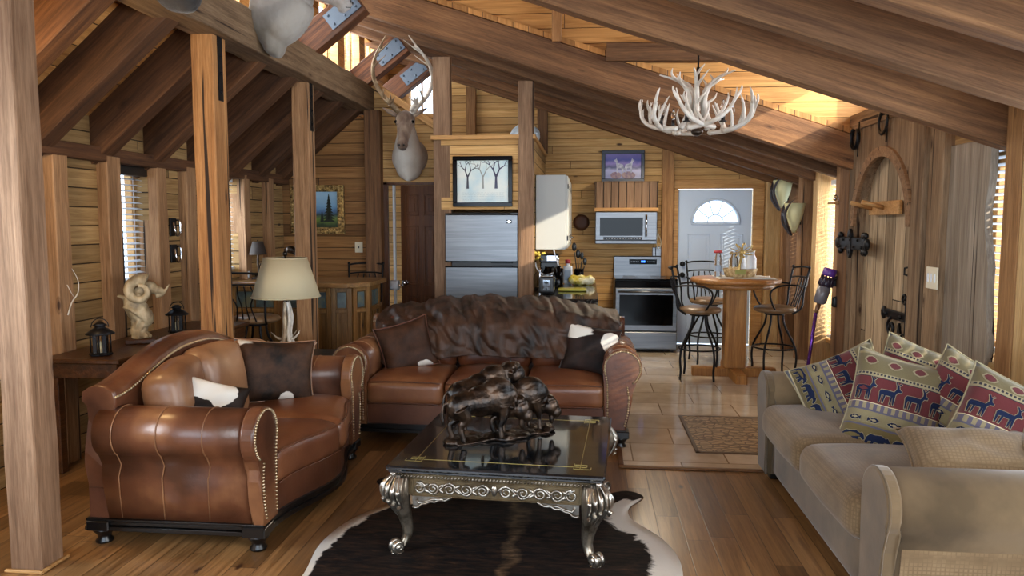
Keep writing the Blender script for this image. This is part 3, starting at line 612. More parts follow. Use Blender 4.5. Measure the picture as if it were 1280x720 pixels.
# ================================================================== SOFAS
def arc(cx, cz, r, a0, a1, n): return [(cx+r*math.cos(math.radians(a0+(a1-a0)*i/n)), cz+r*math.sin(math.radians(a0+(a1-a0)*i/n))) for i in range(n+1)]
def arm_profile(gr=0.0, at=0.57):
    """outline of a rolled arm: a = distance outwards from the inner face, z up"""
    p = arc(0.115, at, 0.125+gr, -52, 192, 22)
    p += [(0.0-gr, at-0.10), (-gr, 0.13), (0.13+gr, 0.13), (0.155+gr, 0.25), (0.175+gr, 0.36), (0.165+gr, at-0.155)]
    return p
def crest(x, hw, top, drop):
    u = min(1.0, abs(x)/hw); return top-drop*(3*u*u-2*u**3)**1.4
def rolled_sofa(name, label, loc, rz, hw, D, ncush, nback, bulge, top=0.95, drop=0.16, puffy=0.0):
    t = thing(name, label, 'sofa', loc, rz); T = hw+0.13
    fy = lambda x: -bulge*(0.5+0.5*math.cos(PI*max(-1, min(1, x/hw))))      # serpentine front
    xs = [-T+2*T*i/28 for i in range(29)]
    plan = [(x, fy(x)+0.02) for x in xs]+[(T, D), (-T, D)]
    b = MB(); b.prism(plan, lambda a, c, q: (a, c, q), 0.13, 0.29, bev=0.006); b.build('seat_base', 'leather', t)
    b = MB()
    for z0, z1, g in ((0.075, 0.098, 0.018), (0.100, 0.120, 0.006), (0.121, 0.135, 0.014)):
        pl = [(x*(1+g/T), fy(x)+0.02-g) for x in xs]+[(T+g, D+g), (-T-g, D+g)]; b.prism(pl, lambda a, c, q: (a, c, q), z0, z1, bev=0.003)
    b.build('plinth', 'black_wood', t)
    for x, y in ((-T+0.02, 0.05), (T-0.02, 0.05), (-T+0.03, D-0.05), (T-0.03, D-0.05)):
        b = MB(); b.box((x, y, 0.100), (0.115, 0.115, 0.05), bev=0.005); b.lathe([(0.030, 0), (0.040, 0.004), (0.042, 0.015), (0.030, 0.028), (0.034, 0.045), (0.052, 0.065), (0.055, 0.078)], (x, y, 0), 20); b.build('foot', 'black_wood', t)
    for i in range(ncush):
        w = 2*hw/ncush; xc = -hw+w*(i+0.5)
        def wp(p, xc=xc, w=w):
            x, y, z = p; u = x/(w/2); v_ = y/0.34
            if z > 0: z += 0.030*(1-u*u)*(1-min(1, v_*v_))
            y += fy(xc+x)*(0.5-0.5*v_) if v_ < 1 else 0
            z -= 0.016*max(0, -v_-0.72)/0.28
            z += 0.004*mnoise.noise(Vector(((xc+x)*6, y*6, 0)))
            return (x, y, z)
        b = MB(); b.rbox((xc, 0.335, 0.375), (w-0.006, 0.69, 0.185), 0.055, 16, wp)
        o = b.build('seat_cushion', 'leather_seat', t)
        b = MB()      # welt along the front edge
        for zz in (0.448, 0.292):
            b.tube([(xc+w/2*0.93*k, -0.008+fy(xc+w/2*0.93*k)*0.98, zz-0.006*abs(k)**6) for k in [j/8-1 for j in range(17)]], 0.0045, 6)
        b.build('piping', 'leather', o)
    for s in (-1, 1):
        b = MB(); pr = arm_profile(); b.prism(pr, lambda a, z, q: (s*(hw+a), q, z), 0.06, D-0.10, sm=True)
        o = b.build('arm', 'leather_arm', t)
        b = MB(); pr2 = arm_profile(0.012); b.prism(pr2, lambda a, z, q: (s*(hw+a), q+fy(s*hw), z), -0.005, 0.065, bev=0.012)
        f = b.build('arm_front', 'leather_arm', t)
        path = [(0.115+(a-0.115)*0.90, 0.57+(z-0.57)*0.90) for a, z in arc(0.115, 0.57, 0.137, -52, 200, 40)]+[(0.012, 0.46), (0.014, 0.38), (0.015, 0.30), (0.015, 0.22), (0.015, 0.15)]
        path2 = [(0.15, 0.44), (0.162, 0.36), (0.155, 0.26), (0.13, 0.15)]
        for pth in (path, path2):
            b = MB()
            acc = 0; last = pth[0]
            for q in pth:
                seg = math.hypot(q[0]-last[0], q[1]-last[1]); k = int(seg/0.020)+1
                for j in range(k):
                    a = last[0]+(q[0]-last[0])*j/k; z = last[1]+(q[1]-last[1])*j/k; b.ball((s*(hw+a), -0.007+fy(s*hw), z), 0.0078, 6)
                last = q
            b.build('nailhead_trim', 'brass', f)
        b = MB()     # upholstery seams running down the arm side
        for yq in (0.25, 0.48, 0.70):
            if yq < D-0.12:
                pts = [(s*(hw+a), yq, z) for a, z in arc(0.115, 0.57, 0.1265, -50, 150, 16)[::-1]]+[(s*(hw+0.168), yq, 0.42), (s*(hw+0.177), yq+0.01, 0.36), (s*(hw+0.157), yq+0.02, 0.25), (s*(hw+0.132), yq+0.03, 0.14)]
                b.tube(pts, 0.0032, 5)
        b.build('arm_seam', 'leather_tan', o)
    # back with a camel crest
    hb = hw+0.165
    def bk(u, v):
        x = -hb+2*hb*u; zt = crest(x, hb, top, drop); r = 0.055
        pf = [(D-0.22, 0.14), (D-0.20, 0.5), (D-0.17, zt-0.14)]+[(D-0.09+0.085*math.cos(math.radians(a)), zt-r+r*math.sin(math.radians(a))) for a in (185, 150, 115, 90, 60, 25, -20, -50)]+[(D-0.04, zt-0.16), (D, 0.40), (D, 0.13)]
        k = v*(len(pf)-1); i = min(int(k), len(pf)-2); f_ = k-i
        zz = pf[i][1]*(1-f_)+pf[i+1][1]*f_; return (x*(1-0.06*max(0, min(1, (0.46-zz)/0.2))), pf[i][0]*(1-f_)+pf[i+1][0]*f_, zz)
    b = MB(); g = b.grid(bk, 48, 40); b.f([x for x in g[0]][::-1]); b.f([x for x in g[-1]])
    b.f([g[i][0] for i in range(48)]+[g[i][-1] for i in range(47, -1, -1)]) if False else None
    bk_o = b.build('back', 'leather_arm', t)
    b = MB()
    for i in range(int(2*hb/0.018)):
        x = -hb+0.01+i*0.018; b.ball((x, D-0.178, crest(x, hb, top, drop)-0.055), 0.0075, 6)
    b.build('nailhead_trim', 'brass', bk_o)
    for i in range(nback):
        w = 2*(hw+0.02)/nback; xc = -hw-0.02+w*(i+0.5); seed = i*3.1+hw
        def wp(p, xc=xc, w=w, seed=seed):
            x, y, z = p; u = x/(w/2); v_ = z/0.22
            if y < 0: y -= 0.035*(1-u*u)*(1-min(1, v_*v_))
            k = 0.010+puffy*0.018
            y -= k*mnoise.noise(Vector((x*5+seed, z*3, seed)))*2
            if puffy: y += 0.010*abs(math.sin((x*8+z*5)+seed))*max(0, 1-abs(u))
            z += 0.5*(crest(xc+x, hb, top, drop)-top+0.02)*(0.5+0.5*v_)
            return (x, y, z)
        b = MB(); b.rbox((xc, D-0.30, 0.65), (w-0.004, 0.20, 0.46), 0.085, 14, wp, R=Matrix.Rotation(math.radians(-12), 3, 'X')); b.build('back_cushion', 'leather_back' if not puffy else 'leather_tan', t)
    return t
M['leather_seat'] = mottled('seat leather', '55301f', '8d603f', 2.6, 0.33, 0.2, 50, c3='70452c', spec=0.5, lo=0.25, hi=0.75)
M['leather_arm'] = mottled('arm leather', '412619', '83593a', 2.6, 0.30, 0.25, 50, c3='603a26', spec=0.5)
M['leather_back'] = M['leather_dark']
sofa = rolled_sofa('leather_sofa', 'long brown leather sofa with rolled nailhead arms, dark fur throw over its back', (-0.73, 5.20, 0), 0, 0.86, 0.97, 3, 3, 0.02, top=0.93, drop=0.10)
love = rolled_sofa('leather_loveseat', 'brown leather loveseat with curved crest, arm end towards the viewer, by the weathered post', (-1.53, 4.10, 0), PI/2, 0.60, 0.90, 2, 3, 0.13, top=0.95, drop=0.15, puffy=1.0)

# fur throw over the back of the long sofa
M['fur'] = mottled('dark brown fur', '1a100b', '4a3224', 9, 0.5, 0.9, 90, (1, 1, 0.5), spec=0.35)
def throw_pt(u, v):
    x = -0.92+1.88*u; D = 0.97; top = crest(x, 1.06, 0.93, 0.10)
    front = 0.24+0.02*math.sin(u*5.2+0.6)+0.015*math.sin(u*13)-0.10*max(0, u-0.85)/0.15-0.05*max(0, 0.1-u)/0.1
    path = [(D+0.05, top-0.35), (D+0.05, top-0.12), (D+0.01, top+0.01), (D-0.09, top+0.040), (D-0.23, top+0.015), (D-0.41, top-0.03), (D-0.50, top-0.12), (D-0.535, top-0.14-front*0.55), (D-0.55, top-0.12-front)]
    k = v*(len(path)-1); i = min(int(k), len(path)-2); f = k-i; f = f*f*(3-2*f)*0.4+f*0.6
    y = path[i][0]*(1-f)+path[i+1][0]*f; z = path[i][1]*(1-f)+path[i+1][1]*f
    a = 1.0 if v > 0.35 else 0.4
    w1 = mnoise.fractal(Vector((x*4.2+z*3.4, z*3.2-x*1.2, 3)), 1.0, 2.1, 4)
    rid = 1-abs(mnoise.noise(Vector((x*7.5+z*7.5, z*3.0-x*2.5, 8))))*3
    n1 = 0.030*w1+0.026*max(0, rid)*a
    return (x+0.02*math.sin(v*9+u*3), y-n1*1.2 if v > 0.42 else y+abs(n1), z+(n1*0.9 if v < 0.72 else 0)+0.006*mnoise.noise(Vector((x*30, z*30, 1))))
b = MB(); b.grid(throw_pt, 130, 70); o = b.build('fur_throw', 'fur', loc=(-0.73, 5.20, 0))
m = o.modifiers.new('s', 'SOLIDIFY'); m.thickness = 0.014; m.offset = 1
tag(o, 'dark brown faux fur throw draped over the back of the long leather sofa', 'blanket')

# ---- beige love seat on the right
M['suede'] = mottled('taupe microsuede', '524430', '6f5d44', 4, 0.85, 0.15, 40, sheen=0.3, spec=0.2)
n = N('waffle weave beige'); v = n.coord((1, 1, 1), rand=False); wv = n.n('ShaderNodeTexVoronoi', distance='CHEBYCHEV'); n.l(v, wv.inputs['Vector']); wv.inputs['Scale'].default_value = 62; wv.inputs['Randomness'].default_value = 0.12
c = n.ramp(n.noise(v, 3, 3), [(0.3, S('69563e')), (0.7, S('826e53'))]); c = n.mix(0.8, c, n.ramp(wv.outputs[0], [(0.2, (1.1, 1.1, 1.1, 1)), (0.55, (0.62, 0.6, 0.56, 1))]), 'MULTIPLY')
n.p(color=c, rough=0.9, spec=0.15, sheen=0.2); n.bump(wv.outputs[0], -0.5, 0.004); M['waffle'] = n.m
t = thing('fabric_loveseat', 'beige fabric loveseat with waffle weave cushions under the arched plank door', 'sofa', (1.10, 3.82, 0), -PI/2)
hw, D = 0.80, 0.95
b = MB(); b.rbox((0, D/2+0.01, 0.19), (2*hw+0.06, D-0.04, 0.26), 0.02, 8); b.build('seat_base', 'suede', t)
for i in range(2):
    def wp(p):
        x, y, z = p; u = x/(hw/2); v_ = y/0.36
        if z > 0: z += 0.035*(1-u*u)*(1-min(1, v_*v_))
        return (x, y+0.012*(u*u)*(v_ < -0.5), z+0.003*mnoise.noise(Vector((x*7+i, y*7, 0))))
    b = MB(); b.rbox((-hw+hw*(i+0.5), 0.30, 0.395), (hw-0.01, 0.72, 0.20), 0.075, 16, wp); b.build('seat_cushion', 'waffle', t)
for s in (-1, 1):
    pr = [(0, 0.05), (0, 0.50)]+arc(0.125, 0.525, 0.135, 165, -35, 18)+[(0.205, 0.36), (0.19, 0.22), (0.185, 0.05)]
    b = MB(); b.prism(pr, lambda a, z, q: (s*(hw+a), q, z), 0.03, D, sm=True); a_ = b.build('arm', 'suede', t)
    b = MB(); b.prism([(x*1.0+0.001, z) for x, z in pr], lambda a, z, q: (s*(hw+a*1.02-0.002), q, z*1.006), -0.015, 0.04, bev=0.012); b.build('arm_front', 'suede', t)
    b = MB(); b.prism([(0.19, 0.06), (0.196, 0.22), (0.214, 0.40), (0.180, 0.40), (0.17, 0.06)], lambda a, z, q: (s*(hw+a), q, z), 0.06, D-0.01); b.build('side_panel', 'waffle', t)
    b = MB(); b.tube([(s*(hw+a*1.03-0.003), -0.006, z) for a, z in pr[:-1]], 0.005, 6); b.build('piping', 'suede', a_)
b = MB(); b.rbox((0, D-0.09, 0.40), (2*hw+0.30, 0.18, 0.62), 0.05, 10); b.build('back', 'suede', t)
for i in range(2):
    b = MB(); b.rbox((-hw+hw*(i+0.5), D-0.24, 0.57), (hw-0.02, 0.16, 0.26), 0.06, 10, R=Matrix.Rotation(math.radians(-10), 3, 'X')); b.build('back_cushion', 'waffle', t)
for x, y in ((-0.88, 0.06), (0.88, 0.06), (-0.88, 0.88), (0.88, 0.88)):
    b = MB(); b.box((x, y, 0.03), (0.06, 0.06, 0.06), bev=0.006); b.build('foot', 'black_wood', t)

# ================================================================== PILLOWS
def psurf(u, v, w, h, th, side, pinch=0.10, seed=0.0):
    x = u*w/2*(1-pinch*(1-v*v)*abs(u)); z = v*h/2*(1-pinch*(1-u*u)*abs(v))
    f = ((1-u**4)*(1-v**4)); f = max(f, 0)**0.55
    y = side*(th/2*f*(1+0.10*mnoise.noise(Vector((u*3+seed, v*3, 2+side))))+0.010*f*mnoise.noise(Vector((u*2.2+seed, v*2.2, side))))
    return Vector((x, y, z))
def pillow(label, w, h, th, loc, R, mats, decals=None, name='throw_pillow', group=None, cat='pillow', piping=None, seed=0.0, mi_back=0):
    b = MB(); n = 18
    for side in (-1, 1):
        b.mi = 0 if side == -1 else mi_back; b.grid(lambda a, c: psurf(a*2-1, c*2-1, w, h, th, side, seed=seed), n+1, n+1)
    bmesh.ops.remove_doubles(b.bm, verts=b.bm.verts[:], dist=0.0005)
    bmesh.ops.recalc_face_normals(b.bm, faces=b.bm.faces[:])
    if decals:
        for od, (mi, polys) in enumerate(decals):
            b.mi = mi
            for poly in polys:
                vs = []
                for (u, v) in poly:
                    u, v = max(-0.96, min(0.96, u)), max(-0.96, min(0.96, v)); p = psurf(u, v, w, h, th, -1, seed=seed); vs.append(b.v((p.x, p.y-0.0020-0.0026*od, p.z)))
                for tri in tessellate_polygon([[Vector((q[0], q[1], 0)) for q in poly]]): b.f([vs[k] for k in tri])
    o = b.build(name, mats, loc=loc, fix=False)
    o.rotation_euler = R.to_euler() if hasattr(R, 'to_euler') else R
    tag(o, label, cat, group)
    if piping is not None:
        b = MB(); pts = []
        for k in range(4):
            for i in range(16):
                q = -1+2*i/16; u, v = ((q, -1), (1, q), (-q, 1), (-1, -q))[k]; pts.append(psurf(u, v, w, h, th, 1))
        b.tube(pts, 0.005, 6, closed=True); b.build('piping', piping, o)
    return o
def face(dirn, roll=0.0, tilt=0.0):
    """orientation whose local -Y looks along dirn (unit-ish, horizontal), leaned back by tilt, rolled"""
    d = Vector((dirn[0], dirn[1], 0)).normalized(); yaw = math.atan2(d.x, -d.y)
    return Matrix.Rotation(yaw, 3, 'Z') @ Matrix.Rotation(-tilt, 3, 'X') @ Matrix.Rotation(roll, 3, 'Y')
def cowhide(name, dark1, dark2, seed, thr, scale=3.0, white='d5d0c6', spots=()):
    n = N(name); tc = n.n('ShaderNodeTexCoord'); mp = n.n('ShaderNodeMapping'); n.l(tc.outputs['Object'], mp.inputs[0]); mp.inputs['Location'].default_value = (seed, seed*1.7, seed*0.6); v = mp.outputs[0]
    f = n.noise(v, scale, 4, 0.5, 0.3); d = n.ramp(n.noise(v, 5.5, 5, 0.65), [(0.35, S(dark1)), (0.68, S(dark2))])
    for (px, pz, rr) in spots:
        vm = n.n('ShaderNodeVectorMath', operation='DISTANCE'); sx = n.n('ShaderNodeSeparateXYZ'); n.l(tc.outputs['Object'], sx.inputs[0]); cc = n.n('ShaderNodeCombineXYZ'); n.l(sx.outputs[0], cc.inputs[0]); n.l(sx.outputs[2], cc.inputs[2])
        n.l(cc.outputs[0], vm.inputs[0]); vm.inputs[1].default_value = (px, 0, pz)
        f = n.math('ADD', f, n.math('MULTIPLY', n.math('MAXIMUM', n.math('SUBTRACT', rr*2.3, vm.outputs['Value']), 0.0), 0.24/rr))
    msk = n.ramp(f, [(thr, (0, 0, 0, 1)), (thr+0.02, (1, 1, 1, 1))]); n.p(color=n.mix(msk, d, S(white)), rough=0.6, spec=0.2)
    n.bump(n.noise(v, 160, 2), 0.25, 0.003); return n.m
pillow('square dark cowhide pillow with a white corner, leaning on the loveseat seat', 0.50, 0.40, 0.15, (-1.93, 4.44, 0.66), face((0.75, -1), roll=math.radians(6), tilt=math.radians(12)), [cowhide('cowhide a', '15100d', '4d3322', 1.0, 0.74, spots=((-0.25, 0.20, 0.10), (0.07, -0.19, 0.04))), 'black_wood'], decals=None, piping='leather_tan')
pillow('small black and white cowhide pillow in the near corner of the loveseat', 0.34, 0.26, 0.12, (-1.96, 3.72, 0.625), face((0.75, -1), roll=math.radians(20), tilt=math.radians(25)), [cowhide('cowhide b', '0b0a0a', '2e1f16', 4.3, 0.70, 5, spots=((-0.13, 0.10, 0.06), (0.0, 0.05, 0.05)))])
pillow('dark brown hide pillow tilted on one corner, at the side table end of the sofa', 0.42, 0.40, 0.14, (-1.38, 5.60, 0.635), face((0.15, -1), roll=math.radians(-17), tilt=math.radians(18)), [cowhide('cowhide c', '1c120d', '4c3020', 7.7, 0.80, spots=((0.10, -0.19, 0.05),))], piping='leather_dark')
pillow('black cowhide pillow with white corner patches, against the sofa arm nearest the kitchen', 0.41, 0.39, 0.14, (0.02, 5.60, 0.625), face((-0.12, -1), roll=math.radians(9), tilt=math.radians(18)), [cowhide('cowhide d', '120c0b', '33201a', 12.2, 0.72, 3.4, spots=((-0.13, 0.18, 0.08), (0.19, 0.06, 0.06)))], piping='black_wood')

# lodge pattern: bands, animals, leaves
def bands(name, ax=2, stops=None, h=0.5):
    n = N(name); tc = n.n('ShaderNodeTexCoord'); sp = n.n('ShaderNodeSeparateXYZ'); n.l(tc.outputs['Object'], sp.inputs[0])
    z = n.math('ADD', n.math('DIVIDE', sp.outputs[ax], h), 0.5)
    r = n.n('ShaderNodeValToRGB'); n.l(z, r.inputs[0]); r.color_ramp.interpolation = 'CONSTANT'; e = r.color_ramp.elements
    while len(e) < len(stops): e.new(0.5)
    for i, (p, c) in enumerate(stops): e[i].position = p; e[i].color = S(c)
    u = sp.outputs[0]
    zig = n.math('PINGPONG', n.math('MULTIPLY', u, 30.0), 0.5)                 # zigzag in the narrow bands
    zz = n.math('GREATER_THAN', n.math('ADD', zig, 0), 0.25)
    inb = n.math('MULTIPLY', n.math('GREATER_THAN', z, 0.405), n.math('LESS_THAN', z, 0.465))
    inb2 = n.math('MULTIPLY', n.math('GREATER_THAN', z, 0.765), n.math('LESS_THAN', z, 0.785))
    col = n.mix(n.math('MULTIPLY', zz, inb), r.outputs[0], S('8a8064')); col = n.mix(n.math('MULTIPLY', n.math('GREATER_THAN', n.math('PINGPONG', n.math('MULTIPLY', u, 60.0), 0.5), 0.2), inb2), col, S('2c2c35'))
    tex = n.noise(n.coord((1, 1, 1)), 300, 2); col = n.mix(0.35, col, n.ramp(tex, [(0.3, (0.7, 0.7, 0.7, 1)), (0.7, (1.1, 1.1, 1.1, 1))]), 'MULTIPLY')
    n.p(color=col, rough=0.9, spec=0.15, sheen=0.15); n.bump(tex, 0.3, 0.002); return n.m
ST = [(0.0, '4d5060'), (0.035, 'c8bb92'), (0.05, '665a39'), (0.22, '665a39'), (0.225, '565464'), (0.245, '756b4b'), (0.26, '7f7659'), (0.385, '565464'), (0.405, '5a5565'), (0.465, 'cfc29c'), (0.475, '5e2c2e'), (0.735, '2c2833'), (0.745, '948a6c'), (0.79, '6c6246'), (0.99, '8f8158')]
ST = ST[:15]
M['navy'] = plain('navy woven yarn', '19223c', 0.9, spec=0.15); M['maroon'] = plain('maroon woven yarn', '603436', 0.9, spec=0.15); M['ecru'] = plain('ecru woven yarn', '958c70', 0.9, spec=0.15)
BEAR = [(-.5, -.30), (-.42, -.30), (-.36, -.08), (-.22, -.05), (-.24, -.32), (-.12, -.32), (-.08, -.06), (.12, -.08), (.10, -.32), (.22, -.32), (.24, -.06), (.34, -.34), (.46, -.34), (.38, .02), (.50, .02), (.62, -.10), (.70, -.05), (.64, .10), (.56, .20), (.50, .26), (.42, .20), (.20, .30), (-.10, .26), (-.34, .28), (-.48, .12), (-.52, -.1)]
ELK = [(-.42, -.45), (-.36, -.45), (-.34, -.08), (-.22, -.06), (-.24, -.45), (-.18, -.45), (-.12, -.06), (.14, -.06), (.14, -.45), (.20, -.45), (.24, -.06), (.30, -.45), (.36, -.45), (.36, .05), (.44, .20), (.60, .22), (.62, .30), (.50, .36), (.44, .52), (.56, .64), (.50, .66), (.40, .56), (.30, .70), (.24, .68), (.34, .50), (.36, .36), (.26, .18), (-.1, .20), (-.40, .18), (-.48, .06)]
FISH = [(-.5, .18), (-.34, .04), (-.1, .18), (.2, .18), (.5, 0), (.2, -.18), (-.1, -.18), (-.34, -.04), (-.5, -.18)]
LEAF = [(-.5, 0), (-.3, .24), (0, .34), (.3, .22), (.52, 0), (.3, -.22), (0, -.34), (-.3, -.24)]
def shape(P, cx, cz, s, fl=1, ar=1.0): return [(cx+p[0]*s*fl, cz+p[1]*s*ar) for p in (P if fl > 0 else P[::-1])]
def grow(P, d):
    n_ = len(P); ar = sum(P[i][0]*P[(i+1) % n_][1]-P[(i+1) % n_][0]*P[i][1] for i in range(n_)); sg = 1 if ar > 0 else -1; out = []
    for i in range(n_):
        a, b_, c_ = P[i-1], P[i], P[(i+1) % n_]; n1 = Vector((b_[1]-a[1], a[0]-b_[0])); n2 = Vector((c_[1]-b_[1], b_[0]-c_[0]))
        m_ = (n1.normalized() if n1.length > 1e-6 else n1)+(n2.normalized() if n2.length > 1e-6 else n2); m_ = m_.normalized() if m_.length > 0.2 else Vector((0, 0)); out.append((b_[0]+sg*m_.x*d, b_[1]+sg*m_.y*d))
    return out
def lodge_decals():
    D_ = {1: [], 2: [], 3: []}
    for i in range(4): D_[1].append(shape(BEAR, -0.74+i*0.50, -0.73, 0.40))
    for i in range(5): D_[1].append(shape(FISH, -0.78+i*0.39, -0.36, 0.25, 1 if i % 2 else -1)); D_[3].append(shape(FISH, -0.78+i*0.39, -0.36, 0.12, 1))
    for i in range(4): D_[1].append(shape(ELK, -0.74+i*0.50, 0.17, 0.38))
    for i in range(4): D_[3].append(shape(LEAF, -0.72+i*0.48, 0.76, 0.30)); D_[2].append(shape(LEAF, -0.72+i*0.48, 0.76, 0.22))
    # leaves sit above their outline: lift by drawing order only, ecru first
    halo = [grow(P, 0.014) for P in D_[1]]
    return [(3, D_[3][5:]+halo), (2, D_[2]), (1, D_[1]), (3, D_[3][:5])]
lodge = bands('lodge tapestry', stops=ST, h=0.50)
tap = [lodge, 'navy', 'maroon', 'ecru', 'waffle']
def lp(label, loc, R, w=0.51, h=0.51, th=0.22, seed=0): return pillow(label, w, h, th, loc, R, tap, decals=lodge_decals(), piping='ecru', seed=seed, mi_back=4)
lp('lodge tapestry pillow turned sideways, bear band at the far beige arm', (1.47, 4.40, 0.60), face((-0.45, -1), roll=math.radians(62), tilt=math.radians(25)), seed=1)
lp('largest lodge tapestry pillow, upright mid-seat on the beige loveseat, bears along its bottom', (1.575, 3.95, 0.625), face((-0.32, -1), roll=math.radians(12), tilt=math.radians(22)), w=0.49, h=0.57, seed=2)
lp('lodge tapestry pillow tucked behind the upright one, showing only its leaf band', (1.76, 4.17, 0.70), face((-0.5, -1), roll=math.radians(18), tilt=math.radians(12)), w=0.46, h=0.46, seed=3)
lp('lodge tapestry pillow peeking out between two others, leaf band catching the window light', (1.88, 3.86, 0.665), face((-0.6, -1), roll=math.radians(26), tilt=math.radians(14)), w=0.48, h=0.46, seed=4)
lp('lodge tapestry pillow leaning on the back beside the window, elk band in view', (1.84, 3.42, 0.66), face((-0.28, -1), roll=math.radians(24), tilt=math.radians(20)), w=0.48, h=0.48, seed=5)
pillow('tapestry pillow lying low on the near arm with its brown waffle back up', 0.52, 0.34, 0.16, (1.58, 3.20, 0.61), face((-0.12, -1), roll=math.radians(0), tilt=math.radians(64)), ['waffle', 'navy', 'maroon', 'ecru', lodge], piping='waffle', mi_back=4, seed=6)

# ================================================================== COFFEE TABLE
M['gilt'] = mottled('antiqued silver gilt', '4a4034', '958b7c', 14, 0.34, 0.25, 60, metal=0.85, lo=0.35, hi=0.6)
M['gilt_hi'] = mottled('rubbed silver leaf', '7f776c', 'bdb8ae', 18, 0.28, 0.2, 60, metal=0.95)
M['gilt_brown'] = mottled('bronze brown apron', '463824', '75654a', 8, 0.4, 0.15, 60, metal=0.6)
M['lacquer'] = mottled('black marble veneer top', '090b0e', '1c2126', 3, 0.10, 0.0, 10, detail=8, spec=0.8, coat=0.4)
M['gold_line'] = plain('gold inlay', 'b8a05a', 0.3, 0.8)
t = thing('coffee_table', 'square black topped coffee table with carved silver gilt cabriole legs on the cowhide rug', 'table', (-0.397, 3.88, 0), math.radians(-3.3))
hw_, hd = 0.515, 0.535
b = MB(); b.b2((-hw_, -hd, 0.418), (hw_, hd, 0.442), bev=0.008); b.b2((-hw_+0.012, -hd+0.012, 0.405), (hw_-0.012, hd-0.012, 0.419), bev=0.004); top = b.build('table_top', 'lacquer', t)
b = MB(); q = 0.12; zt = 0.4424
def ln(x0, y0, x1, y1): b.b2((min(x0, x1)-0.0016, min(y0, y1)-0.0016, zt-0.001), (max(x0, x1)+0.0016, max(y0, y1)+0.0016, zt+0.0004))
for s in (-1, 1):
    ln(-hw_+q+0.06, s*(hd-q), hw_-q-0.06, s*(hd-q)); ln(s*(hw_-q), -hd+q+0.06, s*(hw_-q), hd-q-0.06)
    for r_ in (-1, 1):
        X, Y = s*(hw_-q), r_*(hd-q)
        for (a0, b0, a1, b1) in ((-.06, .0, .03, .0), (.03, 0, .03, -.03), (.03, -.03, -.03, -.03), (-.03, -.03, -.03, .03), (-.03, .03, 0, .03), (0, .03, 0, -.06), (.0, .03, .05, .03), (.05, .03, .05, -.0), (-.03, -.03, -.03, -.05)):
            ln(X+s*a0, Y+r_*b0, X+s*a1, Y+r_*b1)
b.build('inlay_border', 'gold_line', top)
for k in range(4):       # aprons
    R = Matrix.Rotation(k*PI/2, 4, 'Z'); L = hw_ if k % 2 == 0 else hd; Dd = hd if k % 2 == 0 else hw_
    b = MB(); b.T = R; y = -Dd+0.045
    b.b2((-L+0.03, y-0.010, 0.395), (L-0.03, y+0.03, 0.406), bev=0.003); b.b2((-L+0.045, y, 0.29), (L-0.045, y+0.025, 0.398)); b.b2((-L+0.04, y-0.006, 0.366), (L-0.04, y, 0.372), bev=0.002); b.b2((-L+0.12, y-0.006, 0.288), (L-0.12, y, 0.295), bev=0.002)
    for s in (-1, 1): b.b2((s*(L-0.122)-0.003, y-0.006, 0.29), (s*(L-0.122)+0.003, y, 0.37), bev=0.001)
    ap = b.build('apron', 'gilt_brown', t)
    b = MB(); b.T = R
    nb = int((2*L-0.09)/0.0165)
    for i in range(nb): b.ball((-L+0.05+i*0.0165, y-0.006, 0.383), (0.0055, 0.006, 0.009), 6, R=Matrix.Rotation(0.5, 3, 'Y'))
    b.build('gadroon_border', 'gilt', ap)
    b = MB(); b.T = R; SX = (L-0.13)/0.385
    for s in (-1, 1):
        for i, (cx_, dirn) in enumerate(((0.055, 1), (0.135, -1), (0.215, 1), (0.295, -1), (0.36, 1))):
            pts = []; rad = []
            for j in range(22):
                a = (PI/2 if dirn > 0 else -PI/2)+dirn*s*-1*j/21*1.55*2*PI*-1; rr = 0.030*(1-0.78*j/21); pts.append((s*(cx_*SX)+rr*math.cos(a), y-0.006, 0.330+rr*math.sin(a)*0.95)); rad.append(0.0062*(1-0.5*j/21))
            b.tube(pts, rad, 6)
        wave = [(s*x*SX, y-0.004, 0.330+0.026*math.sin((x-0.015)/0.08*PI)) for x in [0.015+0.36*j/40 for j in range(41)]]; b.tube(wave, 0.0048, 6)
        for x in (0.095, 0.175, 0.255, 0.33):
            for e_ in (-1, 1): b.ball((s*x*SX, y-0.005, 0.330+e_*0.012), (0.018, 0.006, 0.007), 8, R=Matrix.Rotation(0.7*e_*s, 3, 'Y'))
    b.ball((0, y-0.006, 0.335), (0.014, 0.008, 0.028), 10)
    b.build('carved_scroll', 'gilt_hi', ap)
    for s in (-1, 1):        # corner brackets under the apron
        b = MB(); b.T = R; x0 = s*(L-0.12)
        out_ = [(0, 0.29), (0, 0.235), (0.012, 0.228), (0.03, 0.232), (0.045, 0.248), (0.065, 0.250), (0.085, 0.262), (0.11, 0.260), (0.13, 0.272), (0.16, 0.270), (0.185, 0.284), (0.19, 0.29)]
        b.prism([(x0-s*a, z) for a, z in out_], lambda a, c, tt: (a, tt, c), y-0.002, y+0.014)
        b.tube([(x0-s*a, y-0.006, z+0.004) for a, z in out_[1:]], 0.006, 6); b.tube([(x0-s*a, y-0.006, z) for a, z in ((0.02, 0.275), (0.03, 0.255), (0.06, 0.262), (0.10, 0.278), (0.15, 0.280))], 0.006, 6)
        b.build('bracket', 'gilt_hi', ap)
